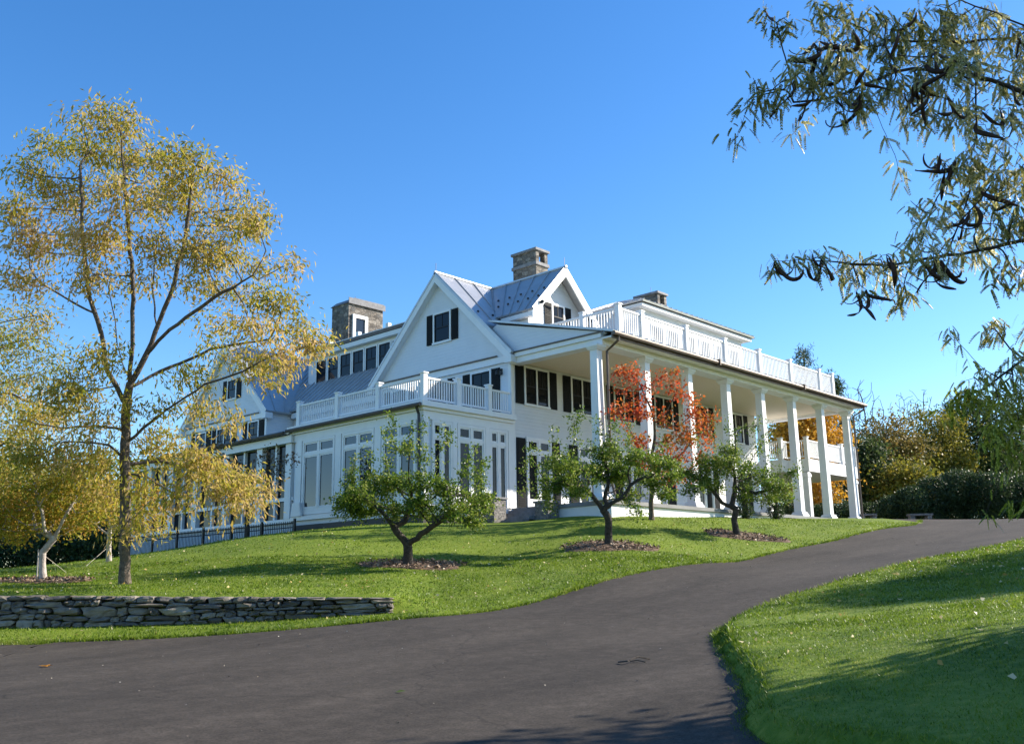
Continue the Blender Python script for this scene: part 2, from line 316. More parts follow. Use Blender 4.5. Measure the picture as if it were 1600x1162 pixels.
# driveway sheet
U = np.linspace(0, 1, 41)
G = OUT[:, None]*(1-U)[None, :, None]+INN[:, None]*U[None, :, None]
z = H0(G[..., 0], G[..., 1])
V = np.concatenate([G[..., :1]*LATV[0]+G[..., 1:]*FWDV[0], G[..., :1]*LATV[1]+G[..., 1:]*FWDV[1], z[..., None]], -1).reshape(-1, 3)
idx = np.arange(len(V)).reshape(G.shape[:2]); Q = np.stack([idx[:-1, :-1], idx[1:, :-1], idx[1:, 1:], idx[:-1, 1:]], -1).reshape(-1, 4)
M_ASPH = ground_mat('asphalt', (.044, .0355, .027), (.056, .046, .0355), (.076, .062, .049), .5, 5, rough=.9, bump=.35, bscale=160)
def asphalt_detail(M):
    N = M.node_tree; b = N.nodes['Principled BSDF']; tc = next(n for n in N.nodes if n.type == 'TEX_COORD'); src = b.inputs['Base Color'].links[0].from_socket
    mp = N.nodes.new('ShaderNodeMapping'); mp.inputs['Rotation'].default_value = (0, 0, math.radians(-40)); mp.inputs['Scale'].default_value = (.18, 1.1, 1); N.links.new(tc.outputs['Object'], mp.inputs[0])
    w = N.nodes.new('ShaderNodeTexNoise'); w.inputs['Scale'].default_value = 1.1; w.inputs['Detail'].default_value = 5; N.links.new(mp.outputs[0], w.inputs['Vector'])
    a = N.nodes.new('ShaderNodeMapRange'); a.inputs[1].default_value = .3; a.inputs[2].default_value = .7; a.inputs[3].default_value = .74; a.inputs[4].default_value = 1.22; N.links.new(w.outputs['Fac'], a.inputs[0])
    sp = N.nodes.new('ShaderNodeTexVoronoi'); sp.inputs['Scale'].default_value = 55; N.links.new(tc.outputs['Object'], sp.inputs['Vector']); sx = N.nodes.new('ShaderNodeSeparateXYZ'); N.links.new(sp.outputs['Color'], sx.inputs[0])
    c = N.nodes.new('ShaderNodeMapRange'); c.inputs[3].default_value = .72; c.inputs[4].default_value = 1.3; N.links.new(sx.outputs[0], c.inputs[0])
    ck = N.nodes.new('ShaderNodeTexVoronoi'); ck.feature = 'DISTANCE_TO_EDGE'; ck.inputs['Scale'].default_value = .16
    dn = N.nodes.new('ShaderNodeTexNoise'); dn.inputs['Scale'].default_value = 1.5; dn.inputs['Detail'].default_value = 6; N.links.new(tc.outputs['Object'], dn.inputs['Vector'])
    dv = N.nodes.new('ShaderNodeMix'); dv.data_type = 'RGBA'; dv.blend_type = 'ADD'; dv.inputs[0].default_value = .9; N.links.new(tc.outputs['Object'], dv.inputs[6]); N.links.new(dn.outputs['Color'], dv.inputs[7]); N.links.new(dv.outputs[2], ck.inputs['Vector'])
    k = N.nodes.new('ShaderNodeMapRange'); k.inputs[1].default_value = .0; k.inputs[2].default_value = .004; k.inputs[3].default_value = .6; N.links.new(ck.outputs['Distance'], k.inputs[0])
    m1 = N.nodes.new('ShaderNodeMath'); m1.operation = 'MULTIPLY'; N.links.new(a.outputs[0], m1.inputs[0]); N.links.new(c.outputs[0], m1.inputs[1])
    m2 = N.nodes.new('ShaderNodeMath'); m2.operation = 'MULTIPLY'; N.links.new(m1.outputs[0], m2.inputs[0]); N.links.new(k.outputs[0], m2.inputs[1])
    mx = N.nodes.new('ShaderNodeMix'); mx.data_type = 'RGBA'; mx.blend_type = 'MULTIPLY'; mx.inputs[0].default_value = 1; N.links.new(src, mx.inputs[6]); N.links.new(m2.outputs[0], mx.inputs[7]); N.links.new(mx.outputs[2], b.inputs['Base Color'])
asphalt_detail(M_ASPH)
tag(raw('driveway', V, Q[:, ::-1], M_ASPH, smooth=True), kind='structure')

# ------------------------------------------------------------------ stone retaining wall
def stone(mb, c, hx, hy, hz, ang):
    n = 3; g = np.linspace(-1, 1, n+1); V = []; F = []; ids = {}
    def vid(p):
        k = tuple(np.round(p, 3))
        if k not in ids: ids[k] = len(V); V.append(np.array(p, float))
        return ids[k]
    for ax in range(3):
        for sg in (-1, 1):
            for i in range(n):
                for j in range(n):
                    q = []
                    for a, b in ((i, j), (i+1, j), (i+1, j+1), (i, j+1)):
                        p = [g[a], g[b]]; p.insert(ax, sg); q.append(vid(p))
                    F.append(q if (sg > 0) == (ax != 1) else q[::-1])
    V = np.array(V); r = np.abs(V)**6; V = V/(r.sum(1)**(1/6))[:, None]
    V = V+rng.normal(0, .085, V.shape); sh = rng.uniform(-.25, .25, 2); V[:, 2] += sh[0]*V[:, 0]; V[:, 0] += sh[1]*V[:, 2]
    V = V*[hx, hy, hz]; ca, sa = math.cos(ang), math.sin(ang)
    W = np.stack([V[:, 0]*ca-V[:, 1]*sa, V[:, 0]*sa+V[:, 1]*ca, V[:, 2]], 1)+c
    mb.add(W, F)
mb = MB(); wang = math.atan2((XY(*wdir))[1], XY(*wdir)[0])
t = -9.0
tt = np.linspace(-9, WLEN, 80)
basez = ground_z(WALL_A[0]+wdir[0]*tt-wnor[0]*.1, WALL_A[1]+wdir[1]*tt-wnor[1]*.1)
topz = np.interp(tt, [-9, 0, WLEN*.5, WLEN], [1.62, dep(0, 930, 17.7)[2], dep(300, 932, 17.7)[2], dep(612, 933, 18.1)[2]])
ncourse = 5; ph = rng.uniform(0, 6.28, 20)
for k in range(-1, ncourse):
    t = -9+random.uniform(0, .3)
    while t < WLEN-.05:
        L = min(random.choice([.16, .2, .28, .35, .45, .6])*random.uniform(.8, 1.2), WLEN-t+.02)
        tm = t+L/2; b0, t0 = np.interp(tm, tt, basez), np.interp(tm, tt, topz)
        wv = lambda i: i+(.28*math.sin(tm*1.3+ph[i+2])+.12*math.sin(tm*3.7+ph[i+6]) if 0 < i < ncourse else 0)
        hc = (t0-b0)/ncourse*(wv(k+1)-wv(k)); zc = b0+(wv(k)+wv(k+1))/2*(t0-b0)/ncourse; dbl = 0 < k < ncourse-1 and random.random() < .10
        if dbl: hc *= 1.7; zc += .02; L = min(L, .4)
        p = WALL_A+wdir*tm+wnor*(.20+random.uniform(-.05, .04)+.012*k-(.04 if dbl else 0))
        w = XY(*p); stone(mb, np.array([w[0], w[1], zc]), L/2*.985, .23, hc/2*random.uniform(.9, 1.05), wang+random.uniform(-.05, .05))
        t += L
p0 = XY(*(WALL_A+wdir*2))
tag(mb.build('stone_retaining_wall', M_DRY, origin=(p0[0], p0[1], .9)), 'low dry laid grey fieldstone retaining wall between the lawn and the driveway', 'stone wall')

# ------------------------------------------------------------------ house
u0, v0, vp, us = 27.77, 25.82, 21.15, 23.06
HZ = 4.5
house = thing('country_house', (30.0, 28.0, 4.0), 'large white clapboard country house with metal roofs, black shutters and a two storey columned porch', 'house')
def part(name, mb, m, parent=house, smooth=False): return mb.build(name, m, parent, smooth=smooth)

# walls -----------------------------------------------------------
RZ, RY, EZ = 15.15, 30.06, 10.72
mb = MB(); mb.prism([(25.82, 3.6), (34.3, 3.6), (34.3, 10.75), (RY, 14.95), (25.82, 10.75)], 0, u0, 38.0); part('gable_wall', mb, M_SIDE)
mb = MB(); mb.prism([(43.4, 3.6), (51.9, 3.6), (51.9, 10.75), (47.64, 14.95), (43.4, 10.75)], 0, u0, 36); part('wing_gable_wall', mb, M_SIDE)
mb = MB(); mb.box(38.02, 47.46, 25.82, 34.3, 3.6, 12.3); mb.box(29.4, 46, 34.32, 43.38, 3.6, 10.95); part('main_wall', mb, M_SIDE)
mb = MB(); mb.prism([(21.0, 10.67), (25.80, 10.67), (26.95, 11.95), (26.6, 12.12), (21.0, 10.74)], 0, u0+.02, u0+.14); part('porch_end_wall', mb, M_SIDE)
mb = MB(); mb.box(30.9, 34.5, 35.0, 44.3, 11.5, 14.35); part('shed_dormer_wall', mb, M_SIDE)
mb = MB(); mb.prism([(29.15, 11.6), (33.05, 11.6), (33.05, 13.0), (31.1, 14.95), (29.15, 13.0)], 1, 26.05, 28.5); part('cross_gable_wall', mb, M_SIDE)
mb = MB(); mb.box(38.1, 48.0, 26.6, 33.5, 12.31, 15.05); part('upper_storey_wall', mb, M_SIDE)

# roofs -----------------------------------------------------------
def slope(mb, A, B, C, D, th=.09, seam=.45, clip=None):
    """roof sheet: A,B along the eave, C,D along the ridge (A-D and B-C run upslope)"""
    A, B, C, D = [np.asarray(p, float) for p in (A, B, C, D)]
    n = np.cross(B-A, D-A); n /= np.linalg.norm(n); n = n if n[2] > 0 else -n
    mb.hexa([A-n*th, B-n*th, C-n*th, D-n*th, A, B, C, D])
    k = max(2, int(np.linalg.norm(B-A)/seam)); e = (B-A)/np.linalg.norm(B-A)*.018
    for i in range(k+1):
        t = .012+(i/k)*.976; p, q = A+(B-A)*t, D+(C-D)*t
        mb.hexa([p-e, p+e, q+e, q-e, p-e+n*.05, p+e+n*.05, q+e+n*.05, q-e+n*.05])
def guards(mb, A, B, C, D, rows):
    A, B, C, D = [np.asarray(p, float) for p in (A, B, C, D)]
    n = np.cross(B-A, D-A); n /= np.linalg.norm(n); n = n if n[2] > 0 else -n
    k = max(2, int(np.linalg.norm(B-A)/.45))
    for r, s in enumerate(rows):
        for i in range(k):
            t = (i+.5)/k; p = (A+(B-A)*t)*(1-s)+(D+(C-D)*t)*s
            mb.box(p[0]-.035, p[0]+.035, p[1]-.035, p[1]+.035, p[2], p[2]+.07)
XF = u0-.32
# main gable, right (sunny) slope stops at the valley with the cross gable
mb = MB()
slope(mb, (XF, 25.50, EZ), (29.15, 25.50, EZ), (31.1, RY, RZ), (XF, RY, RZ)); slope(mb, (29.25, 25.85, 11.07), (36.5, 25.85, 11.07), (36.5, RY, RZ-.02), (31.2, RY, RZ-.02))
slope(mb, (38.0, 34.62, EZ), (XF, 34.62, EZ), (XF, RY, RZ), (38.0, RY, RZ))
mb.tube([(XF, RY, RZ+.03), (36.5, RY, RZ+.03)], .06, 6)
part('gable_roof', mb, M_ROOF)
gq = MB(); guards(gq, (XF, 25.50, EZ), (29.15, 25.50, EZ), (31.1, RY, RZ), (XF, RY, RZ), (.5,)); 
CX, CE, CZ = 31.1, 12.85, RZ
Al, Bl, Cl, Dl = (28.85, 25.5, CE), (28.85, 27.75, CE), (CX, RY, CZ), (CX, 25.5, CZ)
guards(gq, Al, Bl, Cl, Dl, (.3, .5)); part('snow_guards', gq, M_LAMP)['kind'] = 'stuff'
mb = MB()
slope(mb, Bl, Al, Dl, Cl); slope(mb, (33.35, 25.5, CE), (33.35, 27.75, CE), Cl, Dl)
mb.tube([(CX, 25.48, CZ+.03), (CX, RY, CZ+.03)], .06, 6)
part('cross_gable_roof', mb, M_ROOF)
# middle range roof facing the front, wing gable roof
mb = MB(); slope(mb, (29.0, 47.0, 10.85), (29.0, 34.3, 10.85), (33.3, 31.0, 15.1), (33.3, 48, 15.1)); part('front_roof', mb, M_ROOF)
mb = MB(); WY = 47.64
slope(mb, (XF, 43.08, EZ), (29.2, 43.08, EZ), (33.4, WY, RZ), (XF, WY, RZ)); slope(mb, (36, 52.2, EZ), (XF, 52.2, EZ), (XF, WY, RZ), (36, WY, RZ))
part('wing_gable_roof', mb, M_ROOF)
mb = MB(); mb.box(30.55, 46, 34.6, 44.6, 14.38, 14.56); part('shed_dormer_roof', mb, M_GUT)
# porch roof, low slope
YE = 20.55
def proof(y): return 10.72+.258*(y-YE)
PX1 = 49.75
mb = MB(); slope(mb, (u0-.1, YE, proof(YE)), (PX1, YE, proof(YE)), (PX1, 27.0, proof(27.0)), (u0-.1, 27.0, proof(27.0)), th=.07, seam=.5); part('porch_roof', mb, M_ROOF)
# upper storey low hip roof
mb = MB(); a, b, e = (37.6, 26.05), (48.6, 34.0), 15.2
R1, R2 = (41.0, 30.0, 16.55), (45.2, 30.0, 16.55)
slope(mb, (a[0], a[1], e), (b[0], a[1], e), R2, R1, .1, .5); slope(mb, (a[0], b[1], e), (a[0], a[1], e), R1, (41.0, 30.02, 16.55), .1, .5)
slope(mb, (b[0], a[1], e), (b[0], b[1], e), (45.2, 30.02, 16.55), R2, .1, .5); slope(mb, (b[0], b[1], e), (a[0], b[1], e), R1, R2, .1, .5)
part('upper_storey_roof', mb, M_ROOF)
mb = MB(); mb.box(37.75, 48.45, 26.2, 33.9, 14.93, 15.08); part('upper_storey_eave', mb, M_TRIM)

# trim ------------------------------------------------------------
mb = MB()
def rake(y0, z0, y1, z1, x0, w=.36, dz=-.10):       # board hung under the sloping edge
    mb.hexa([(x0, y0, z0+dz-w), (x0+.07, y0, z0+dz-w), (x0+.07, y1, z1+dz-w), (x0, y1, z1+dz-w), (x0, y0, z0+dz), (x0+.07, y0, z0+dz), (x0+.07, y1, z1+dz), (x0, y1, z1+dz)])
    mb.hexa([(x0+.08, y0, z0+dz-w), (u0+.02+(x0-XF), y0, z0+dz-w), (u0+.02+(x0-XF), y1, z1+dz-w), (x0+.08, y1, z1+dz-w), (x0+.08, y0, z0+dz-.25), (u0+.02+(x0-XF), y0, z0+dz-.25), (u0+.02+(x0-XF), y1, z1+dz-.25), (x0+.08, y1, z1+dz-.25)])
for c in (RY, WY):
    mb = MB(); rake(c-4.5, EZ+.02, c, RZ, XF+.02); rake(c+4.5, EZ+.02, c, RZ, XF+.02)
    mb.box(u0-.10, u0-.004, c-4.22, c+4.22, 10.42, 10.70)
    mb.box(u0-.34, u0+.1, c+4.2, c+4.6, 10.32, 10.62); mb.box(u0-.34, u0+.1, c-4.58, c-4.2, 10.32, 10.62)
    part('gable_trim', mb, M_TRIM)
mb = MB()
for y in (34.16, 43.42): mb = MB(); mb.box(u0-.035, u0-.004, y, y+.14, 8.8, 10.4); part('corner_board', mb, M_TRIM)
mb = MB(); mb.box(u0-.035, u0-.004, 25.82, 25.96, 8.25, 10.4); 
mb.box(u0-.03, u0+.16, 25.785, 25.816, 4.5, 10.3)
part('corner_board', mb, M_TRIM)
for c in (RY, WY): mb = MB(); mb.box(u0-.16, u0-.101, c-3.6, c+3.95, 10.70, 10.76); part('cornice_flashing', mb, M_GUT)
mb = MB()
for s in (-1, 1):
    x0, z0 = CX+s*2.25, CE
    for yy, w in ((25.52, .07),):
        P = [(x0, yy, z0-.42), (x0, yy+w, z0-.42), (CX, yy+w, CZ-.42), (CX, yy, CZ-.42), (x0, yy, z0-.1), (x0, yy+w, z0-.1), (CX, yy+w, CZ-.1), (CX, yy, CZ-.1)]
        mb.hexa(P)
    xs = sorted((CX+s*2.22, CX+s*1.97)); mb.box(xs[0], xs[1], 25.6, 27.4, 12.55, 12.74)
part('cross_gable_trim', mb, M_TRIM)
mb = MB(); mb.box(30.6, 30.88, 34.8, 44.45, 14.12, 14.36); mb.box(30.86, 30.898, 35, 44.3, 12.45, 12.6); mb.box(29.1, 29.38, 34.7, 43.2, 10.45, 10.72); part('shed_dormer_trim', mb, M_TRIM)
mb = MB(); mb.box(31.3, 31.42, 34.8, 43.3, 14.57, 14.92)
for y in (35.3, 37.9, 40.4, 42.9): mb.box(31.25, 31.47, y-.11, y+.11, 14.57, 15.12)
part('roof_parapet', mb, M_TRIM)

# windows ---------------------------------------------------------
def face(axis, pos, sgn):
    """returns box(a0,a1,z0,z1,d0,d1) on a wall; d = distance in front of the wall"""
    def bx(mb, a0, a1, z0, z1, d0, d1):
        p0, p1 = sorted((pos+sgn*d0, pos+sgn*d1))
        if axis == 0: mb.box(p0, p1, a0, a1, z0, z1)
        else: mb.box(a0, a1, p0, p1, z0, z1)
    return bx
def window(bx, a0, a1, z0, z1, n=2, glass=None, shutters=True, sw=.5, rows=2, name='window', cas=.09):
    glass = glass or M_GLASS
    f = MB(); h = MB(); fw = .05
    bx(f, a0-cas, a1+cas, z1, z1+cas, .002, .065); bx(f, a0-cas-.03, a1+cas+.03, z0-.09, z0, .002, .085)
    bx(f, a0-cas, a0, z0, z1, .002, .065); bx(f, a1, a1+cas, z0, z1, .002, .065)
    w = (a1-a0)/n; g = MB()
    for i in range(n):
        l, r = a0+i*w, a0+(i+1)*w
        if i: bx(f, l-.04, l+.04, z0, z1, .002, .06)
        l += .04 if i else 0; r -= .04 if i < n-1 else 0
        bx(g, l+.004, r-.004, z0+.004, z1-.004, .003, .018)
        bx(h, l, l+fw, z0, z1, .019, .045); bx(h, r-fw, r, z0, z1, .019, .045)
        bx(h, l+fw, r-fw, z0, z0+fw, .019, .045); bx(h, l+fw, r-fw, z1-fw, z1, .019, .045)
        for k in range(1, rows):
            zm = z0+(z1-z0)*k/rows; bx(h, l+fw, r-fw, zm-.025, zm+.025, .019, .048)
        mid = (l+r)/2; zq = z0+(z1-z0)*(rows-1)/rows+.03
        bx(h, mid-.012, mid+.012, zq, z1-fw, .019, .034)
    o = part(name, f, M_TRIM); part('sash', h, M_SASH, o); part('glass', g, glass, o)
    if shutters:
        for a, b in ((a0-cas-.02-sw, a0-cas-.02), (a1+cas+.02, a1+cas+.02+sw)):
            s = MB(); bx(s, a, b, z0-.05, z1+.05, .01, .05)
            for q0, q1 in ((z0+.05, (z0+z1)/2-.05), ((z0+z1)/2+.05, z1-.05)):
                zz = q0
                while zz < q1:
                    bx(s, a+.07, b-.07, zz, zz+.03, .051, .062); zz += .07
            part('shutter', s, M_SHUT, o)
    return o
Fx = face(0, u0, -1); Fy = face(1, v0, -1)
window(Fx, 29.38, 30.35, 12.02, 13.28, n=1, sw=.40)                      # gable window
window(Fx, 26.98, 28.02, 8.35, 10.22, n=1, sw=.45, rows=3)
window(Fx, 29.6, 30.6, 8.35, 10.22, n=1, sw=.42, rows=3)
window(Fx, 32.2, 33.2, 8.35, 10.22, n=1, sw=.42, rows=3)
window(Fx, 46.6, 47.4, 11.92, 12.95, n=1, sw=.42)                        # wing gable
window(Fx, 44.2, 45.1, 8.95, 10.3, n=1, sw=.45); window(Fx, 46.9, 48.3, 8.95, 10.3, n=2, sw=.45); window(Fx, 49.6, 50.6, 8.95, 10.3, n=1, sw=.45)
Fs = face(0, 30.9, -1)
for i in range(7):                                                       # shed dormer row
    a = 36.05+i*1.09; window(Fs, a, a+.88, 12.62, 13.88, n=1, shutters=False, cas=.07)
for a in (28.0, 31.0, 34.05, 37.25, 40.5, 44.0): window(Fy, a+.6, a+1.98, 8.80, 10.28, n=2, sw=.48)
def french(bx, a0, a1, z0, z1, name='french_door', glass=None, n=2, shutters=True, kick=.35):
    glass = glass or M_GLASS; f = MB(); g = MB(); zt = z1-.42
    bx(f, a0-.1, a1+.1, z1, z1+.12, .002, .08); bx(f, a0-.1, a0, z0, z1, .002, .08); bx(f, a1, a1+.1, z0, z1, .002, .08)
    bx(f, a0, a1, zt-.12, zt, .002, .07); bx(f, a0, a1, z0, z0+kick, .002, .05)
    w = (a1-a0)/n
    for i in range(n):
        l, r = a0+i*w, a0+(i+1)*w
        if i: bx(f, l-.06, l+.06, z0+kick, zt-.12, .002, .068); bx(f, l-.05, l+.05, zt, z1, .002, .068)
        l += .06 if i else 0; r -= .06 if i < n-1 else 0
        for q0, q1 in ((z0+kick, zt-.12), (zt, z1)):
            bx(g, l+.004, r-.004, q0+.004, q1-.004, .003, .018)
            e = .06; bx(f, l, l+e, q0, q1, .019, .05); bx(f, r-e, r, q0, q1, .019, .05); bx(f, l+e, r-e, q0, q0+e, .019, .05); bx(f, l+e, r-e, q1-e, q1, .019, .05)
    o = part(name, f, M_TRIM); part('glass', g, glass, o)
    if shutters:
        for a, b in ((a0-.65, a0-.13), (a1+.13, a1+.65)):
            s = MB(); bx(s, a, b, z0+.03, z1+.05, .01, .05)
            zz = z0+.12
            while zz < z1-.1: bx(s, a+.07, b-.07, zz, zz+.04, .051, .062); zz += .09
            part('shutter', s, M_SHUT, o)
    return o
for a in (28.65, 31.95, 35.1, 41.2, 44.6): french(Fy, a, a+1.35, 4.52, 7.3)
f = MB(); Fy(f, 38.35, 38.45, 4.52, 6.9, .002, .07); Fy(f, 39.25, 39.35, 4.52, 6.9, .002, .07); Fy(f, 38.45, 39.25, 6.78, 6.9, .002, .07); o = part('side_door', f, M_TRIM)
f = MB(); Fy(f, 38.46, 39.24, 4.54, 6.77, .003, .03); part('door_leaf', f, M_SHUT, o)
Fd = face(1, 26.05, -1); window(Fd, 30.72, 31.42, 12.45, 13.45, n=1, sw=.42)
Fu = face(1, 26.6, -1)
for i in range(6): window(Fu, 39.0+i*1.5, 39.9+i*1.5, 12.7, 14.2, n=1, shutters=False)

# sunroom ---------------------------------------------------------
SB = 3.7; SY1 = 33.85
mb = MB(); mb.box(us, u0-.002, v0+.004, SY1, 2.2, 8.0); part('sunroom_wall', mb, M_SIDE)
mb = MB()
mb.box(us-.28, u0+.02, v0-.26, SY1+.25, 7.98, 8.18); mb.box(us-.16, u0-.01, v0-.14, SY1+.15, 7.86, 7.975)
mb.box(us-.06, us-.003, v0, SY1, 7.55, 7.855); mb.box(us-.06, u0, v0-.056, v0+.0, 7.55, 7.855)
for y in (25.82, 28.14, 30.60, 33.25): mb.box(us-.09, us-.003, y+.0, y+.38 if y > 26 else y+.26, 4.5, 7.55)
mb.box(us-.14, us-.003, v0-.02, SY1, 4.28, 4.44); mb.box(us-.14, u0, v0-.14, v0-.021, 4.28, 4.44)
for x in (us-.05, 24.46, 26.2, 27.48): mb.box(x, x+.22, v0-.08, v0-.003, 4.5, 7.55)
mb.prism([(33.05, 4.45), (33.75, 4.45), (33.66, 5.0), (33.14, 5.0)], 0, us-.2, us-.1)
part('sunroom_trim', mb, M_TRIM)
Fsx = face(0, us, -1); Fsy = face(1, v0+.004, -1)
for a, b in ((26.2, 28.05), (28.62, 30.5), (31.08, 33.15)): french(Fsx, a+.05, b-.05, 4.5, 7.42, 'sunroom_window', M_GLASSB, 2, False, .25)
for a, b in ((23.5, 24.38), (24.78, 26.12), (26.5, 27.38)): french(Fsy, a+.03, b-.03, 4.5, 7.42, 'sunroom_window', M_GLASS, 2, False, .25)
mb = MB(); mb.tube([(us-.34, v0-.2, 8.02), (us-.34, SY1+.2, 8.02)], .075, 8); part('gutter', mb, M_GUT)
mb = MB(); mb.tube([(us-.32, v0+.05, 7.98), (us-.18, v0+.06, 7.7), (us-.16, v0+.06, 3.9)], .055, 8); part('downpipe', mb, M_LAMP)
mb = MB(); mb.box(us-.02, u0-.1, v0-.018, SY1, 2.2, 4.1); part('foundation', mb, M_BLACK)

def balustrade(P0, P1, posts, z0, z1, name='balustrade', sp=.125, z0b=None, post=.2, ph=.16, mbase=None):
    """rail between P0 and P1 (x,y); posts = parameters 0..1; bottom may slope from z0 to z0b"""
    P0, P1 = np.array(P0, float), np.array(P1, float); d = P1-P0; L = np.linalg.norm(d); d /= L; nrm = np.array([-d[1], d[0]])
    z0b = z0 if z0b is None else z0b; mb = MB()
    def seg(a, b, w, za0, za1, zb0, zb1):
        A, B = P0+d*a, P0+d*b; e = nrm*w/2
        mb.hexa([(*(A-e), za0), (*(B-e), zb0), (*(B+e), zb0), (*(A+e), za0), (*(A-e), za1), (*(B-e), zb1), (*(B+e), zb1), (*(A+e), za1)])
    zb = lambda a: z0+(z0b-z0)*a/L
    seg(0, L, .1, z1-.07, z1, z1-.07, z1); seg(0, L, .07, z0+.1, z0+.17, z0b+.1, z0b+.17)
    n = int(L/sp)
    for i in range(1, n):
        a = L*i/n
        if zb(a)+.17 < z1-.1: seg(a-.02, a+.02, .04, zb(a)+.16, z1-.06, zb(a)+.16, z1-.06)
    o = part(name, mb, M_TRIM)
    for t in posts:
        mb = MB(); c = P0+d*L*t; w = post/2
        mb.box(c[0]-w, c[0]+w, c[1]-w, c[1]+w, zb(L*t)-.02, z1+ph-.05); mb.box(c[0]-w-.03, c[0]+w+.03, c[1]-w-.03, c[1]+w+.03, z1+ph-.05, z1+ph)
        part('post', mb, M_TRIM, o)
    return o
bx_, by_ = us+.03, v0+.02
balustrade((bx_, by_), (bx_, 33.65), (0, .33, .66, 1), 8.18, 9.12)
balustrade((bx_, by_), (u0-.1, by_), (.37, .74), 8.18, 9.12)

# left wing, one storey front ------------------------------------
mb = MB(); mb.box(us+.15, u0-.01, SY1+.01, 48.5, 1.5, 7.6); part('wing_front_wall', mb, M_SIDE)
mb = MB(); slope(mb, (us-.35, 48.9, 7.98), (us-.35, SY1+.02, 7.98), (u0+.2, SY1+.02, 8.75), (u0+.2, 48.9, 8.75), th=.08, seam=.5); part('wing_front_roof', mb, M_ROOF)
mb = MB(); mb.tube([(us-.40, SY1+.3, 7.96), (us-.40, 48.9, 7.96)], .075, 8); part('gutter', mb, M_GUT)
mb = MB(); mb.box(us-.2, us+.14, SY1+.02, 48.7, 7.55, 7.88)
ys = [34.0, 36.2, 38.9, 41.6, 44.0, 46.2, 48.1]
for y in ys: mb.box(us-.08, us+.145, y, y+.42, 4.4, 7.545)
for y in (35.2, 37.7, 40.3, 43.0, 45.3, 47.3): mb.box(us, us+.145, y, y+.12, 4.4, 7.545)
mb.box(us-.02, us+.145, SY1+.02, 48.5, 5.15, 5.3); mb.box(us-.06, us+.145, SY1+.02, 48.5, 4.25, 4.4)
part('wing_front_trim', mb, M_TRIM)
mb = MB()
for a, b in zip(ys[:-1], ys[1:]): mb.box(us+.135, us+.149, a+.42, b, 4.41, 7.54)
part('porch_screen', mb, M_GLASS)

# big porch -------------------------------------------------------
mb = MB(); mb.box(u0-.15, 49.7, 20.85, v0-.06, 4.36, 4.5); part('porch_floor', mb, M_FLOOR)
mb = MB(); mb.box(u0-.08, 49.6, 20.95, v0-.1, 3.3, 4.355); part('porch_skirt', mb, M_TRIM)
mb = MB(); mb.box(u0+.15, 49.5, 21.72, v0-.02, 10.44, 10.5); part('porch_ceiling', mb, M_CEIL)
mb = MB(); mb.box(u0-.02, 49.62, 21.12, 21.70, 10.28, 10.66); mb.box(u0-.02, u0+.46, 21.702, 25.79, 10.30, 10.66); mb.box(49.2, 49.62, 21.702, 28.6, 10.30, 10.66)
mb.box(u0-.12, u0-.022, 21.12, 25.5, 10.54, 10.72)
part('porch_beam', mb, M_TRIM)
mb = MB(); mb.box(u0-.06, 49.72, YE+.06, YE+.12, 10.44, 10.66); part('fascia', mb, M_GUT)
mb = MB(); mb.box(u0-.06, 49.72, YE+.121, 21.116, 10.47, 10.53); part('soffit', mb, M_TRIM)
mb = MB(); mb.tube([(u0-.12, YE-.04, 10.60), (PX1+.1, YE-.04, 10.60)], .085, 8)
for x in (34.9, 42.6): mb.box(x, x+.07, YE-.16, YE+.05, 10.48, 10.74)
part('gutter', mb, M_GUT)
mb = MB(); mb.box(u0-.16, u0-.122, 21.0, 25.6, 10.70, 10.76); part('flashing', mb, M_GUT)
for i in range(8):
    x = 27.72+i*3.075; c = MB(); yc = 21.42
    def ring(w, z): return [(x-w, yc-w, z), (x+w, yc-w, z), (x+w, yc+w, z), (x-w, yc+w, z)]
    c.hexa(ring(.19, 4.74)+ring(.16, 10.08)); col = part('column', c, M_TRIM)
    c = MB(); c.box(x-.32, x+.32, yc-.32, yc+.32, 4.5, 4.62); c.hexa(ring(.30, 4.62)+ring(.245, 4.74)); part('base', c, M_TRIM, col)
    c = MB(); c.hexa(ring(.2, 10.08)+ring(.27, 10.2)); c.box(x-.28, x+.28, yc-.28, yc+.28, 10.2, 10.277); part('capital', c, M_TRIM, col)
mb = MB(); mb.tube([(27.98, 20.52, 10.6), (27.98, 20.55, 10.38), (27.98, 21.1, 10.05), (27.98, 21.12, 5.2), (28.0, 21.0, 4.7)], .05, 8); part('downpipe', mb, M_GUT)
mb = MB(); mb.tube([(49.65, 20.52, 10.6), (49.62, 20.55, 10.38), (49.52, 21.12, 10.05), (49.52, 21.12, 4.4)], .05, 8); part('downpipe', mb, M_GUT)
yb = 21.95; zb_ = proof(yb)+.03; bt = 12.33
px_ = [29.95, 31.5, 34.8, 38.0, 41.15, 44.3, 47.55, 49.1]
balustrade((px_[0], yb), (px_[-1], yb), [(p-px_[0])/(px_[-1]-px_[0]) for p in px_], zb_-.02, bt, sp=.14)
balustrade((px_[0], yb), (px_[0], 26.0), (.45,), zb_-.02, bt, z0b=proof(26.0)+.01, sp=.14)
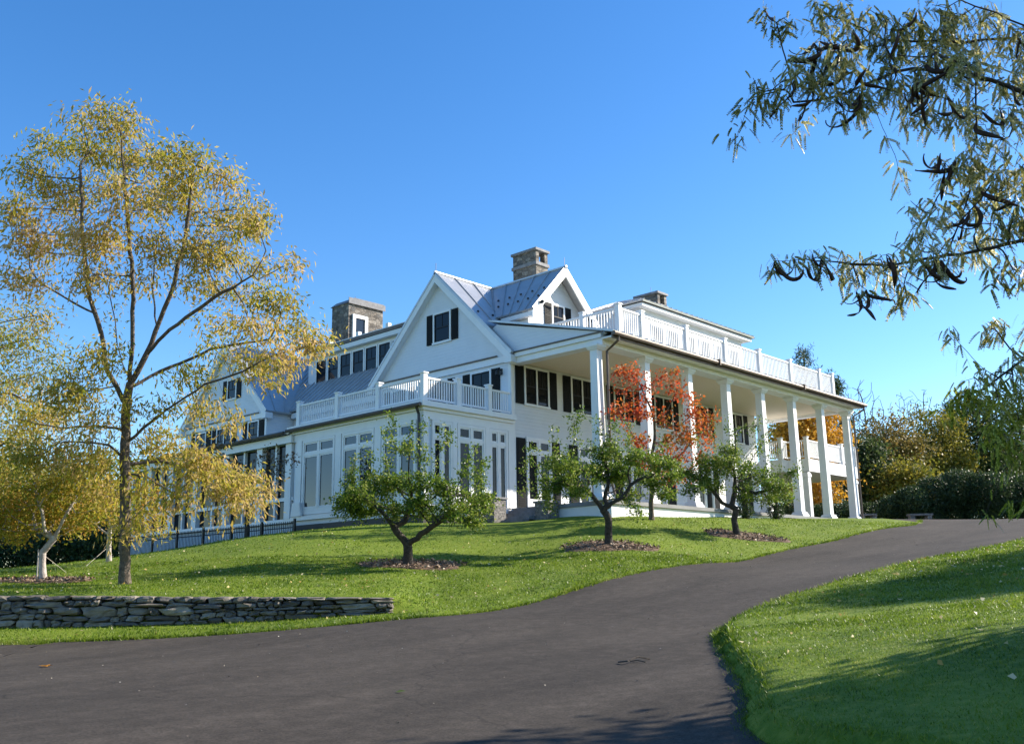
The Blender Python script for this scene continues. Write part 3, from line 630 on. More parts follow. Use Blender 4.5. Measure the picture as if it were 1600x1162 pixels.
# balcony at the far end
mb = MB(); mb.box(48.25, 54.5, 23.25, 28.5, 7.25, 7.92); mb.box(47.5, 48.245, 24.4, 28.5, 7.25, 7.92); part('balcony_deck', mb, M_TRIM)
balustrade((48.3, 23.33), (54.4, 23.33), (0, .35, .7, 1), 7.92, 8.95); balustrade((48.3, 24.4), (48.3, 23.33), (), 7.92, 8.95); balustrade((47.55, 25.7), (47.55, 24.45), (1,), 7.92, 8.95); balustrade((47.55, 24.45), (48.3, 24.45), (), 7.92, 8.95)
for x in (48.3, 54.2):
    mb = MB(); mb.box(x-.16, x+.16, 23.3, 23.62, 3.6, 7.2); mb.box(x-.22, x+.22, 23.27, 23.68, 6.95, 7.1); part('balcony_post', mb, M_TRIM)

# chimneys --------------------------------------------------------
def chimney(x0, x1, y0, y1, z0, z1, win=False):
    h = z1-z0; b = MB()
    if not win:
        zo = z1-.85
        b.box(x0, x1, y0, y1, z0, zo); 
        for xa in (x0, x1-.22):
            for ya in (y0, y1-.3): b.box(xa, xa+.22, ya, ya+.3, zo+.16, z1-.12)
        b.box(x0, x0+.2, y0+.302, y1-.302, zo+.16, z1-.12); 
    else: b.box(x0, x1, y0, y1, z0, z1-.3)
    o = part('chimney', b, M_CHIM)
    c = MB()
    if win:
        c.hexa([(x0-.08, y0-.08, z1-.298), (x1+.08, y0-.08, z1-.298), (x1+.08, y1+.08, z1-.298), (x0-.08, y1+.08, z1-.298), (x0+.35, y0-.08, z1+.05), (x1+.0, y0-.08, z1+.05), (x1+.0, y1+.08, z1+.05), (x0+.35, y1+.08, z1+.05)])
        c.box(x0-.08, x1+.1, y0-.12, y0-.082, z1-.35, z1+.0)
    else: c.box(x0-.08, x1+.08, y0-.08, y1+.08, z1-.118, z1); c.box(x0-.06, x1+.06, y0-.06, y1+.06, zo+.002, zo+.158)
    part('cap', c, M_SLATE, o)
    if win:
        f = MB(); bx = face(1, y0, -1); bx(f, x0+.25, x0+.45, 15.2, 17.15, .003, .12); bx(f, x0+1.15, x0+1.35, 15.2, 17.15, .003, .12); bx(f, x0+.45, x0+1.15, 16.95, 17.15, .003, .12); bx(f, x0+.45, x0+1.15, 15.2, 15.4, .003, .12)
        w = part('chimney_window', f, M_TRIM); g = MB(); bx(g, x0+.45, x0+1.15, 15.4, 16.95, .003, .03); part('glass', g, M_GLASSB, w)
    return o
chimney(33.0, 33.86, 28.92, 30.42, 13.0, 17.42); chimney(42.0, 42.86, 28.12, 29.6, 15.2, 17.0); chimney(33.0, 35.55, 43.5, 45.1, 14.0, 18.1, True)
# sloping skylight lantern behind the chimney
mb = MB(); mb.prism([(33.2, 14.6), (36.2, 14.6), (36.2, 18.2), (35.7, 18.2)], 1, 45.2, 47.4); sk = part('skylight', mb, M_GLASSB)
mb = MB()
for y in (45.15, 46.2, 47.4): mb.tube([(33.15, y, 14.6), (35.68, y, 18.22)], .05, 4)
part('bar', mb, M_TRIM, sk)

# lamps, rods -----------------------------------------------------
for y in (26.35,):
    c = MB(); c.box(u0-.05, u0-.004, y-.07, y+.07, 9.95, 10.2); c.tube([(u0-.05, y, 10.15), (u0-.2, y, 10.2), (u0-.25, y, 10.1)], .025, 6); c.tube([(u0-.25, y, 10.12), (u0-.25, y, 10.05), (u0-.25, y, 9.92)], [.04, .08, .09], 10); part('wall_lamp', c, M_BLACK)
for x, sgn in ((29.6, -1), (32.45, 1)):
    c = MB(); c.tube([(x, 26.0, 13.1), (x, 25.6, 13.15)], .03, 6)
    for dx, dz in ((-.2, .05), (.2, -.12)): c.tube([(x+dx*.3, 25.65, 13.15), (x+dx, 25.5, 13.15+dz), (x+dx*1.4, 25.4, 13.12+dz*1.3)], [.03, .06, .085], 9)
    part('flood_lamp', c, M_BLACK)
c = MB()
for p in ((XF+.1, RY, RZ), (CX, 25.6, CZ), (42.4, 28.8, 17.0), (34, 44.2, 18.1)): c.tube([(p[0], p[1], p[2]), (p[0], p[1], p[2]+.45)], .012, 5)
part('lightning_rod', c, M_LAMP)

# entrance steps and piers at the porch end -----------------------
st = MB()
for i in range(4): st.box(26.35+i*.33, u0-.16, 24.02, 25.7, 3.2, 3.95+i*.145)
part('entrance_step', st, M_SLATE)
for x0, x1, y0, y1, zt in ((25.95, 26.6, 25.1, 25.74, 4.75), (27.0, 27.6, 23.35, 24.0, 4.55)):
    c = MB(); c.box(x0, x1, y0, y1, 3.2, zt); o = part('stone_pier', c, M_PIER); c = MB(); c.box(x0-.05, x1+.05, y0-.05, y1+.05, zt+.001, zt+.07); part('cap', c, M_SLATE, o)

# ------------------------------------------------------------------ vegetation builders
def colonize(P, par, attr, step, kill, iters=90, jit=.25, up=0.0):
    P = [np.asarray(p, float) for p in P]; par = list(par); A = attr.copy()
    arr = np.array(P); d = np.linalg.norm(A[:, None]-arr[None], axis=2); near = d.argmin(1); dist = d.min(1)
    for _ in range(iters):
        if len(A) == 0: break
        dirs = np.zeros((len(P), 3)); PP = np.array(P); v = A-PP[near]; v /= np.linalg.norm(v, axis=1)[:, None]+1e-9
        np.add.at(dirs, near, v); act = np.unique(near); new = []
        for i in act:
            q = dirs[i]+rng.normal(0, jit, 3); q[2] += up; q /= np.linalg.norm(q)+1e-9
            new.append(P[i]+q*step); par.append(i)
        base = len(P); P += new; nn = np.array(new)
        d = np.linalg.norm(A[:, None]-nn[None], axis=2); md = d.min(1); b = md < dist
        near = np.where(b, base+d.argmin(1), near); dist = np.minimum(dist, md)
        keep = dist > kill; A, near, dist = A[keep], near[keep], dist[keep]
        if len(P) > 14000: break
    return np.array(P), np.array(par)
def radii(P, par, r_root, r_tip, pw=2.4):
    n = len(P); acc = np.zeros(n); has = np.zeros(n, bool)
    for i in range(n-1, 0, -1):
        if not has[i]: acc[i] = 1
        acc[par[i]] += acc[i]; has[par[i]] = True
    acc[0] = max(acc[0], 1); r = np.maximum(acc, 1)**(1/pw); r = r_tip+(r-1)/(max(r[0]-1, 1e-6))*(r_root-r_tip)
    return r, ~has
def branch_mesh(P, par, r):
    Vs = []; Qs = []; n = 0
    ch = {}
    e = np.arange(1, len(P)); a, b = P[par[e]], P[e]; rb = r[e]; ra = np.minimum(r[par[e]], rb*1.3)
    for thick, k in ((True, 8), (False, 4)):
        s = (rb > .03) == thick
        if not s.any(): continue
        A, B, RA, RB = a[s], b[s], ra[s], rb[s]; d = B-A; L = np.linalg.norm(d, axis=1)[:, None]+1e-9; d /= L
        A = A-d*RA[:, None]*.3
        ref = np.where(np.abs(d[:, :1]) < .8, [[1., 0, 0]], [[0, 1., 0]]); x = np.cross(d, ref); x /= np.linalg.norm(x, axis=1)[:, None]; y = np.cross(d, x)
        t = 2*np.pi*np.arange(k)/k; c, si = np.cos(t), np.sin(t)
        r0 = A[:, None]+RA[:, None, None]*(x[:, None]*c[None, :, None]+y[:, None]*si[None, :, None])
        r1 = B[:, None]+RB[:, None, None]*(x[:, None]*c[None, :, None]+y[:, None]*si[None, :, None])
        V = np.concatenate([r0, r1], 1).reshape(-1, 3); m_ = len(A); base = n+np.arange(m_)[:, None]*2*k; j = np.arange(k)[None]; j2 = (j+1) % k
        Qs.append(np.stack([base+j, base+j2, base+k+j2, base+k+j], -1).reshape(-1, 4)); Vs.append(V); n += len(V)
    return np.concatenate(Vs), np.concatenate(Qs)
def leaf_quads(C, D, L, Wd, fold=.25):
    """one diamond leaf per centre; D = direction of the midrib"""
    n = len(C); D = D/(np.linalg.norm(D, axis=1)[:, None]+1e-9); rnd = rng.normal(size=(n, 3)); s = np.cross(D, rnd); s /= np.linalg.norm(s, axis=1)[:, None]+1e-9
    nn = np.cross(s, D); L = np.asarray(L).reshape(-1, 1)*np.ones((n, 1)); Wd = np.asarray(Wd).reshape(-1, 1)*np.ones((n, 1))
    V = np.stack([C, C+D*L*.45+s*Wd*.5+nn*Wd*fold, C+D*L, C+D*L*.45-s*Wd*.5+nn*Wd*fold], 1).reshape(-1, 3)
    return V, np.arange(4*n).reshape(-1, 4)
def sphere_pts(n):
    d = rng.normal(size=(n, 3)); d /= np.linalg.norm(d, axis=1)[:, None]; return d*(rng.random(n)**(1/3))[:, None]
def clump_pts(clumps, d0, n_per_m2, flat=1.0, dspread=0.0):
    out = []
    for c in clumps:
        px, py, rp = c[:3]; dd = c[3] if len(c) > 3 else rng.uniform(-dspread, dspread); w = c[4] if len(c) > 4 else 1
        R = rp*d0/FPX; n = max(3, int(n_per_m2*R*R*w)); s = sphere_pts(n)*R; s[:, 2] *= flat
        out.append(dep(px, py, d0+dd)+s)
    return np.concatenate(out)

def tree(name, label, cat, base, trunk, attr, step, kill, r_root, r_tip, bark, leaf, per, llen, lwid, spread, droop=.5, group=None, up=0., jit=.25, tipsonly=False, leaf_r=.02, dens=None, crown='crown'):
    """trunk = list of (points, index of the point it springs from | None)"""
    root = thing(name, base, label, cat, group)
    P = []; par = []
    for seg, frm in trunk:
        prev = 0 if not P else int(np.linalg.norm(np.array(P)-np.asarray(seg[0], float), axis=1).argmin())
        for i, p in enumerate(seg):
            if not P: P.append(np.asarray(p, float)); par.append(0); continue
            A, B = P[prev], np.asarray(p, float); k = max(1, int(np.linalg.norm(B-A)/(step*1.2)))
            for j in range(1, k+1):
                P.append(A+(B-A)*j/k+(rng.normal(0, .012, 3) if j < k else 0)); par.append(prev); prev = len(P)-1
    P, par = colonize(P, par, attr, step, kill, jit=jit, up=up)
    r, tip = radii(P, par, r_root, r_tip)
    # flare at the foot
    h = P[:, 2]-P[0, 2]; r = r*(1+.35*np.exp(-h/.18)*(r > r_root*.6))
    V, Q = branch_mesh(P, par, r); raw('trunk', V, Q, bark, root, smooth=True)
    if per > 0:
        sel = np.where((r < leaf_r) & (np.arange(len(P)) > 3))[0]; PD = P[sel]-P[par[sel]]
        S1 = np.concatenate([P[sel], attr]); near = np.array([np.argmin(((P[sel]-q_)**2).sum(1)) for q_ in attr]); SD = np.concatenate([PD, PD[near]])
        cnt = rng.poisson(per*rng.gamma(2.2, 1/2.2, len(S1))); C = np.repeat(S1, cnt, 0); n = len(C); dirp = np.repeat(SD, cnt, 0); dirp /= np.linalg.norm(dirp, axis=1)[:, None]+1e-9
        C = C+rng.normal(0, spread, (n, 3))*[1, 1, .8]; D = dirp*.5+rng.normal(0, .7, (n, 3)); D[:, 2] -= droop
        lv, lq = leaf_quads(C, D, llen*rng.uniform(.6, 1.3, n), lwid*rng.uniform(.7, 1.2, n)); raw(crown, lv, lq, leaf, root)
        print('TREE', label[:30], 'nodes', len(P), 'leaves', n)
    return root, P, r

# ------------------------------------------------------------------ left honey locust
D1 = 21.0
L_LOC = leaf_mat('locust_autumn_leaf', [(.19, .24, .025), (.41, .36, .04), (.54, .39, .10), (.62, .44, .26)], trans=.58, scale=.28, isl=.55)
b0 = ground_at(195, 915, D1)
clA = [(185, 190, 40), (120, 190, 30), (80, 225, 35), (150, 240, 50), (60, 275, 45), (230, 250, 50), (290, 250, 45), (110, 300, 60), (200, 310, 60), (280, 310, 55), (350, 280, 45), (370, 335, 55), (30, 330, 50), (60, 380, 50), (150, 370, 50), (240, 380, 50), (330, 390, 45), (400, 345, 35), (400, 410, 40), (445, 410, 30), (130, 430, 45), (215, 440, 40), (300, 430, 40), (40, 440, 45), (360, 455, 40), (425, 470, 40), (455, 510, 40), (490, 535, 30), (400, 520, 40), (340, 500, 35), (440, 555, 35), (500, 552, 16), (400, 570, 35), (340, 550, 30), (300, 585, 30), (430, 600, 18),
       (200, 640, 25), (150, 560, 40), (110, 610, 45), (60, 650, 45), (150, 660, 35), (250, 640, 30), (310, 640, 35), (360, 655, 25), (130, 720, 45), (60, 715, 45), (250, 700, 45), (310, 730, 50), (360, 760, 45), (390, 790, 30), (280, 780, 40), (340, 810, 20), (410, 755, 25), (250, 820, 25), (220, 760, 30), (150, 780, 40), (190, 830, 30)]
clA = [(x, y, r_*rng.uniform(.7, 1.0), rng.uniform(-1.5, 1.5), rng.uniform(.6, 1.45)) for x, y, r_ in clA]
att = clump_pts(clA, D1, 125, .68)
d_ = lambda *L: [dep(x, y, D1+(w[0] if w else 0)) for x, y, *w in L]
tr = [(d_((195, 916), (195, 760), (197, 640), (203, 600)), None), (d_((192, 625), (168, 580), (158, 520), (140, 465), (132, 400), (128, 330), (125, 260)), 1),
      (d_((203, 600), (188, 555, .3), (180, 500, .5), (168, 440, .7), (160, 350, .9)), 1), (d_((203, 600), (207, 520, -.3), (208, 450, -.5), (200, 350, -.6), (190, 240, -.7)), 1),
      (d_((205, 598), (228, 555), (250, 500), (272, 445), (290, 370), (300, 290)), 1), (d_((230, 553), (265, 515, -.5), (330, 468, -.9), (395, 430, -1.1)), 1), (d_((245, 510), (238, 450, .6), (245, 380, .9)), 1),
      (d_((204, 605), (250, 580, .4), (330, 545, .8), (420, 530, 1.)), 1), (d_((200, 690), (260, 640, -.3), (320, 600, -.6), (380, 580, -.8)), 1), (d_((196, 672), (150, 665, .4), (90, 668, .7), (30, 655, .9)), 1),
      (d_((198, 725), (250, 720, .3), (320, 735, .5), (370, 750, .6)), 1), (d_((194, 718), (170, 695, -.3), (120, 690, -.6)), 1), (d_((196, 740), (230, 745, -.4), (270, 770, -.7)), 1), (d_((150, 490), (110, 470, .4), (60, 440, .6)), 1)]
tr[0][0][0] = b0
root, P, r = tree('honey_locust_tree', 'tall honey locust with golden autumn leaves standing on the lawn above the stone wall', 'tree', b0, tr, att, .2, .22, .118, .0035, M_BARK, L_LOC, 11.5, .145, .041, .17, droop=.9, leaf_r=.014)

# far left: second locust whose trunk stands outside the picture
D2 = 25.0
b2 = ground_at(-150, 915, D2)
cl = [(-60, 500, 70), (20, 520, 55), (60, 490, 30), (20, 590, 60), (70, 560, 40), (-60, 600, 80), (30, 650, 60), (90, 640, 40), (-50, 700, 80), (40, 715, 55), (-140, 560, 90), (-140, 680, 80), (-200, 500, 80), (-120, 430, 80)]
L_LOC2 = leaf_mat('locust_green_gold_leaf', [(.15, .21, .025), (.30, .31, .04), (.44, .35, .07), (.54, .34, .14)], trans=.45, scale=.3, isl=.5)
tree('honey_locust_tree', 'green and gold honey locust reaching in from the left edge of the picture', 'tree', b2, [([b2, dep(-148, 740, D2), dep(-145, 620, D2)], None)], clump_pts(cl, D2, 60, .8, 1.5), .26, .32, .15, .005, M_BARK, L_LOC2, 13, .14, .04, .22, droop=.8, leaf_r=.026)

# two staked young crabapples with pale trunks
L_CRAB = leaf_mat('crabapple_autumn_leaf', [(.16, .22, .018), (.32, .31, .03), (.46, .30, .04), (.46, .20, .05)], trans=.5, scale=.5, isl=.5)
b3 = ground_at(67, 911, 22)
cl = [(20, 770, 45), (70, 745, 45), (120, 760, 45), (60, 800, 45), (110, 810, 40), (150, 790, 30), (15, 820, 35), (0, 790, 40), (-30, 800, 45), (100, 780, 30), (40, 830, 22)]
w3 = [([b3, dep(66, 880, 22), dep(67, 862, 22)], None)]
crab, P3, r3 = tree('crabapple_tree', 'staked crabapple with pale forked trunk and orange gold crown nearest the stone wall', 'tree', b3, w3+[([dep(85, 840, 22), dep(105, 800, 22)], 2), ([dep(56, 825, 22), dep(50, 800, 22.2)], 2), ([dep(70, 830, 21.8), dep(66, 800, 21.7)], 2)], clump_pts(cl, 22, 110, .8, .8), .18, .2, .075, .004, M_BARKP, L_CRAB, 15, .085, .05, .14, droop=.3, leaf_r=.018, group='staked crabapples')
b4 = ground_at(170, 879, 28)
cl = [(140, 740, 40), (180, 730, 40), (215, 770, 35), (170, 780, 40), (130, 800, 35), (200, 810, 35), (150, 820, 30), (240, 800, 30)]
crab2, P4, r4 = tree('crabapple_tree', 'smaller staked crabapple farther up the slope beside the black fence', 'tree', b4, [([b4, dep(170, 862, 28), dep(170, 855, 28)], None)], clump_pts(cl, 28, 75, .8, .9), .2, .24, .07, .005, M_BARKP, L_CRAB, 9, .12, .07, .14, droop=.3, leaf_r=.02, group='staked crabapples')
def guy(px, py, d, qx, qy, e, label):
    a = dep(px, py, d); b = ground_at(qx, qy, e); mb = MB(); mb.tube([a, b+[0, 0, .04], b-[0, 0, .1]], .006, 5)
    tag(mb.build('guy_wire', mat('pale_cord', (.42, .38, .33), .8), origin=b), label, 'guy wire', 'tree guy wires')
guy(70, 868, 22, 104, 888, 25, 'pale guy wire slanting from the nearest crabapple towards the slope'); guy(168, 855, 28, 135, 884, 26.5, 'pale guy wire slanting from the farther crabapple to the lawn')
mb = MB(); b = ground_at(57, 909, 22.1); mb.tube([b, dep(60, 858, 22.1)], .014, 6); tag(mb.build('tree_stake', mat('pale_stake', (.4, .38, .36), .7), origin=b), 'thin upright stake beside the pale trunk of the nearest crabapple', 'stake')

# ------------------------------------------------------------------ apple trees
L_APP = leaf_mat('apple_leaf', [(.045, .095, .010), (.10, .18, .018), (.19, .26, .03), (.36, .38, .10)], trans=.5, scale=.7, isl=.65, rough=.4)
def sprigs(lst, d):
    out = []
    for px, y0, y1 in lst:
        n = max(3, int(abs(y0-y1)/13)); t = np.linspace(0, 1, n); dd = d+rng.uniform(-.7, .7)
        out += [dep(px+rng.normal(0, 3)+(rng.normal(0, 4)*a), y0+(y1-y0)*a, dd) for a in t]
    return np.array(out)
def apple(label, bpx, d, trunk, clumps, sp, r_root, per):
    b = ground_at(bpx[0], bpx[1], d); tr = []
    for seg, frm in trunk: tr.append(([b]+[dep(*q[:2], d+(q[2] if len(q) > 2 else 0)) for q in seg] if frm is None else [dep(*q[:2], d+(q[2] if len(q) > 2 else 0)) for q in seg], frm))
    clumps = [(x, y+6, r_*rng.uniform(.8, 1.05), rng.uniform(-1.1, 1.1), rng.uniform(.6, 1.5)) for x, y, r_ in clumps]
    att = np.concatenate([clump_pts(clumps, d, 150, .55), sprigs(sp, d)])
    return tree('apple_tree', label, 'tree', b, tr, att, .14, .15, r_root, .004, M_BARKD, L_APP, per, .085, .052, .09, droop=.0, group='apple trees on the lawn', leaf_r=.022, jit=.3)
apple('spreading green apple tree in front of the sunroom corner', (638, 886), 25, [([(637, 850)], None), ([(615, 822), (598, 800)], 4), ([(632, 815, .3), (640, 790, .4)], 4), ([(665, 830, -.3), (695, 808, -.4)], 4)],
      [(540, 785, 20), (575, 790, 26), (530, 775, 14), (620, 790, 24), (670, 795, 20), (720, 800, 24), (760, 785, 18), (745, 812, 14), (560, 770, 30), (600, 750, 35), (600, 785, 28), (645, 745, 38), (650, 780, 30), (690, 755, 35), (700, 785, 28), (735, 775, 32), (745, 800, 22), (545, 790, 22), (760, 770, 14)],
      [(575, 740, 690), (600, 720, 675), (612, 720, 650), (640, 710, 690), (660, 720, 660), (690, 720, 670), (720, 740, 690), (555, 750, 715), (755, 760, 715), (740, 750, 700), (545, 770, 740)], .115, 17)
apple('open crowned apple tree in front of the first porch column with mulch round its foot', (951, 854), 28, [([(951, 812), (948, 804)], None), ([(930, 780), (915, 765)], 4), ([(975, 775), (985, 758)], 4), ([(945, 780, .4), (950, 760, .4)], 4)],
      [(870, 750, 30), (905, 735, 35), (880, 720, 28), (945, 730, 38), (985, 735, 35), (1020, 745, 32), (1040, 765, 22), (950, 700, 28), (900, 765, 25), (985, 770, 22), (1050, 740, 22), (1000, 710, 25), (850, 770, 18), (1000, 795, 12), (860, 790, 14), (1040, 720, 24)],
      [(870, 715, 670), (885, 700, 650), (905, 710, 640), (860, 730, 690), (820, 770, 700), (930, 690, 655), (960, 690, 660), (985, 700, 665), (845, 750, 705), (1030, 720, 690)], .105, 14)
apple('dark limbed apple tree on the lawn in front of the middle porch columns', (1152, 839), 33, [([(1147, 812), (1150, 795)], None), ([(1128, 785), (1112, 765)], 3), ([(1148, 770, .3), (1148, 745, .3)], 4), ([(1180, 770, -.3), (1205, 765, -.4)], 4)],
      [(1085, 735, 28), (1115, 720, 30), (1110, 750, 26), (1150, 725, 32), (1190, 740, 30), (1215, 755, 26), (1230, 770, 16), (1170, 765, 24), (1200, 770, 20), (1080, 760, 20), (1240, 735, 12), (1140, 700, 20)],
      [(1110, 700, 660), (1140, 690, 650), (1180, 710, 655), (1190, 700, 660), (1215, 730, 680), (1090, 715, 680), (1240, 740, 720)], .105, 12)

# red maple in front of the porch
D5 = 34.5; b = ground_at(1018, 807, D5)
L_RED = leaf_mat('red_maple_leaf', [(.22, .19, .03), (.50, .15, .03), (.54, .10, .03), (.42, .05, .03)], trans=.5, scale=.45, isl=.5)
cl = [(985, 580, 22), (975, 610, 20), (1000, 640, 22), (970, 640, 20), (1040, 590, 20), (1020, 600, 15), (1060, 610, 22), (1085, 640, 22), (1100, 665, 22), (1110, 690, 18), (1075, 680, 22), (1040, 650, 20), (1040, 690, 22), (1000, 690, 18), (1080, 620, 15), (1060, 715, 22), (1000, 720, 22), (955, 645, 10), (1100, 720, 20), (1025, 735, 22), (1115, 650, 14), (1065, 745, 20)]
tree('red_maple_tree', 'slender maple with red and orange leaves in front of the porch columns', 'tree', b, [([b, dep(1018, 760, D5), dep(1015, 720, D5)], None)], clump_pts([(x, y, r_*rng.uniform(.65, .95)) for x, y, r_ in cl], D5, 85, .8, .7), .2, .2, .085, .004, M_BARK, L_RED, 9, .12, .09, .15, droop=.3, leaf_r=.026, up=.3)

# small brown leaved tree and arborvitae by the house
D6 = 37.0; b = ground_at(386, 845, D6)
L_BRN = leaf_mat('bronze_leaf', [(.09, .08, .025), (.17, .10, .04), (.24, .12, .06)], trans=.4, scale=.6)
tree('small_ornamental_tree', 'small bronze leaved tree by the black fence in front of the left wing', 'tree', b, [([b, dep(386, 800, D6), dep(386, 770, D6)], None)], clump_pts([(340, 715, 25), (370, 740, 25), (400, 740, 22), (420, 710, 20), (430, 735, 20), (385, 770, 25), (355, 770, 20), (350, 690, 14), (415, 770, 18), (455, 715, 14)], D6, 30, .9, .6), .25, .33, .09, .007, M_BARKD, L_BRN, 8, .13, .08, .16, leaf_r=.03, up=.2)

# ------------------------------------------------------------------ near locust on the right, hanging in from outside the frame
D7 = 7.4
trunk_ll = (6.6, 8.2); bz = gz(*trunk_ll); b7 = np.array([*XY(*trunk_ll), bz])
cl = [(1190, 150, 35, -.2), (1240, 130, 45), (1300, 100, 50), (1370, 50, 55), (1450, 50, 60), (1530, 50, 60), (1480, 120, 55), (1400, 130, 50), (1560, 190, 45), (1500, 180, 35), (1210, 30, 30), (1300, 20, 40), (1150, 210, 18, -.2, .6), (1240, 200, 14), (1330, 160, 35), (1440, 180, 35), (1590, 110, 50),
      (1500, 250, 40), (1570, 280, 50), (1450, 330, 35), (1410, 270, 18), (1520, 320, 40), (1590, 340, 40),
      (1210, 410, 18, -.3), (1265, 408, 28), (1330, 415, 35), (1400, 420, 38), (1460, 400, 40), (1530, 385, 42), (1410, 460, 25), (1580, 420, 40), (1350, 450, 20), (1430, 370, 22),
      (1480, 515, 18), (1560, 510, 30), (1595, 560, 25), (1540, 610, 42, 0, 1.7), (1590, 640, 40, 0, 1.7), (1480, 640, 22), (1560, 680, 35, 0, 1.7), (1595, 590, 35, 0, 1.7), (1510, 620, 22, 0, 2), (1590, 700, 30, 0, 1.7), (1590, 785, 22), (1540, 800, 12), (1640, 760, 45), (1650, 300, 60), (1660, 150, 60), (1660, 500, 60), (1640, 640, 50), (1680, 20, 60)]
att = clump_pts(cl, D7, 700, .8, .45)
q = lambda px, py, dd=0: dep(px, py, D7+dd)
tr = [([b7, np.array([*XY(6.5, 8.1), bz+2.2]), np.array([*XY(6.3, 8.0), bz+4.6])], None)]
nb = len(tr)
L_LOC3 = leaf_mat('locust_near_leaf', [(.06, .075, .018), (.24, .23, .05), (.50, .46, .18), (.78, .72, .48)], trans=.55, scale=.9, isl=.6, rough=.35)
nlt = thing('honey_locust_tree', b7, 'nearby honey locust hanging leafy branches and dark seed pods into the right side', 'tree')
P = []; par = []
def chain(seg, frm, step):
    prev = frm
    for p in seg:
        p = np.asarray(p, float)
        if not P: P.append(p); par.append(0); prev = 0; continue
        A = P[prev]; k = max(1, int(np.linalg.norm(p-A)/step))
        for j in range(1, k+1): P.append(A+(p-A)*j/k+(rng.normal(0, .008, 3) if j < k else 0)); par.append(prev); prev = len(P)-1
    return prev
a0 = chain([b7, (*XY(6.55, 8.1), bz+1.6)], 0, .3); a1 = chain([(*XY(6.5, 8.0), bz+3.2)], a0, .3); a2 = chain([(*XY(6.4, 7.9), bz+5.2)], a1, .3); chain([(*XY(6.8, 8.0), bz+6.4)], a2, .3)
att = np.concatenate([att, np.array([*XY(7.1, 8.1), bz+6.3])+sphere_pts(260)*[1.3, 1.3, 1.1]])
chain([q(1700, 120), q(1600, 40), q(1500, 0)], a2, .12); chain([q(1680, 180, .3), q(1590, 60, .3), q(1480, 65, .3), q(1380, 62, .4)], a2, .12)
chain([q(1700, 260), q(1600, 145), q(1500, 108), q(1400, 112), q(1310, 150), q(1240, 160)], a2, .12)
chain([q(1720, 420, .2), q(1600, 375, .2), q(1500, 398, .2), q(1380, 415), q(1270, 408, -.2)], a1, .12)
chain([q(1720, 600, -.1), q(1600, 560, -.1), q(1560, 590, -.1)], a0, .12); chain([q(1700, 680, .1), q(1600, 650, .1)], a0, .12)
P, par = colonize(P, par, att, .06, .07, iters=120, jit=.3)
r, tip = radii(P, par, .15, .0022, pw=1.9); hgt = P[:, 2]-b7[2]; latp = P[:, :2]@LATV; wl = sstep(4.5, 6.5, latp); r = r*wl+(1-wl)*np.minimum(r, .005+.24*np.maximum(r-.005, 0))
V, Q = branch_mesh(P, par, r); raw('trunk', V, Q, mat('dark_locust_bark', (.045, .036, .03), .85, noise=(20, .4)), nlt, smooth=True)
# compound (pinnate) leaves
sel = np.where((r < .0050) & (np.arange(len(P)) > 60))[0]
print('NEAR nodes', len(P), 'sel', len(sel))
C = np.repeat(P[sel], rng.poisson(2.5, len(sel)), 0); C = np.concatenate([C+rng.normal(0, .03, C.shape), np.repeat(att, rng.poisson(2.5, len(att)), 0)+0]); C = C+rng.normal(0, .02, C.shape)
cen = np.repeat(0, len(C)); n = len(C); ax = rng.normal(0, 1, (n, 3)); ax[:, 2] = -rng.uniform(.2, 1.6, n); ax /= np.linalg.norm(ax, axis=1)[:, None]
sd_ = np.cross(ax, rng.normal(size=(n, 3))); sd_ /= np.linalg.norm(sd_, axis=1)[:, None]; nn = np.cross(ax, sd_); Ln = rng.uniform(.06, .125, n)[:, None]
Vs = []; K_ = 8
for k in range(K_):
    t = .18+.82*k/(K_-1); c0 = C+ax*Ln*t+np.array([0, 0, -1.])*Ln*.35*t*t
    for sg in (-1, 1):
        dl = ax*.9+sg*sd_*.42-nn*.35+np.array([0, 0, -.25]); dl /= np.linalg.norm(dl, axis=1)[:, None]; ll = Ln*.27*(1.1-.5*abs(t-.5)); w = np.cross(dl, nn)*ll*.2
        Vs.append(np.stack([c0, c0+dl*ll*.5+w, c0+dl*ll, c0+dl*ll*.5-w], 1))
V = np.stack(Vs, 1); rel = C-EYE; pyc = 581-FPX*(rel@CU)/(rel@Fv); low = pyc+rng.normal(0, 25, len(C)) > 575     # the low inner boughs keep greener leaves
L_LOC4 = leaf_mat('locust_low_leaf', [(.07, .10, .010), (.22, .27, .02), (.42, .42, .05), (.60, .56, .18)], trans=.5, scale=.9, isl=.6, rough=.4)
for msk, lm in ((~low, L_LOC3), (low & (rng.random(len(C)) < .62), L_LOC4)):
    Vv = V[msk].reshape(-1, 3); raw('crown', Vv, np.arange(len(Vv)).reshape(-1, 4), lm, nlt)
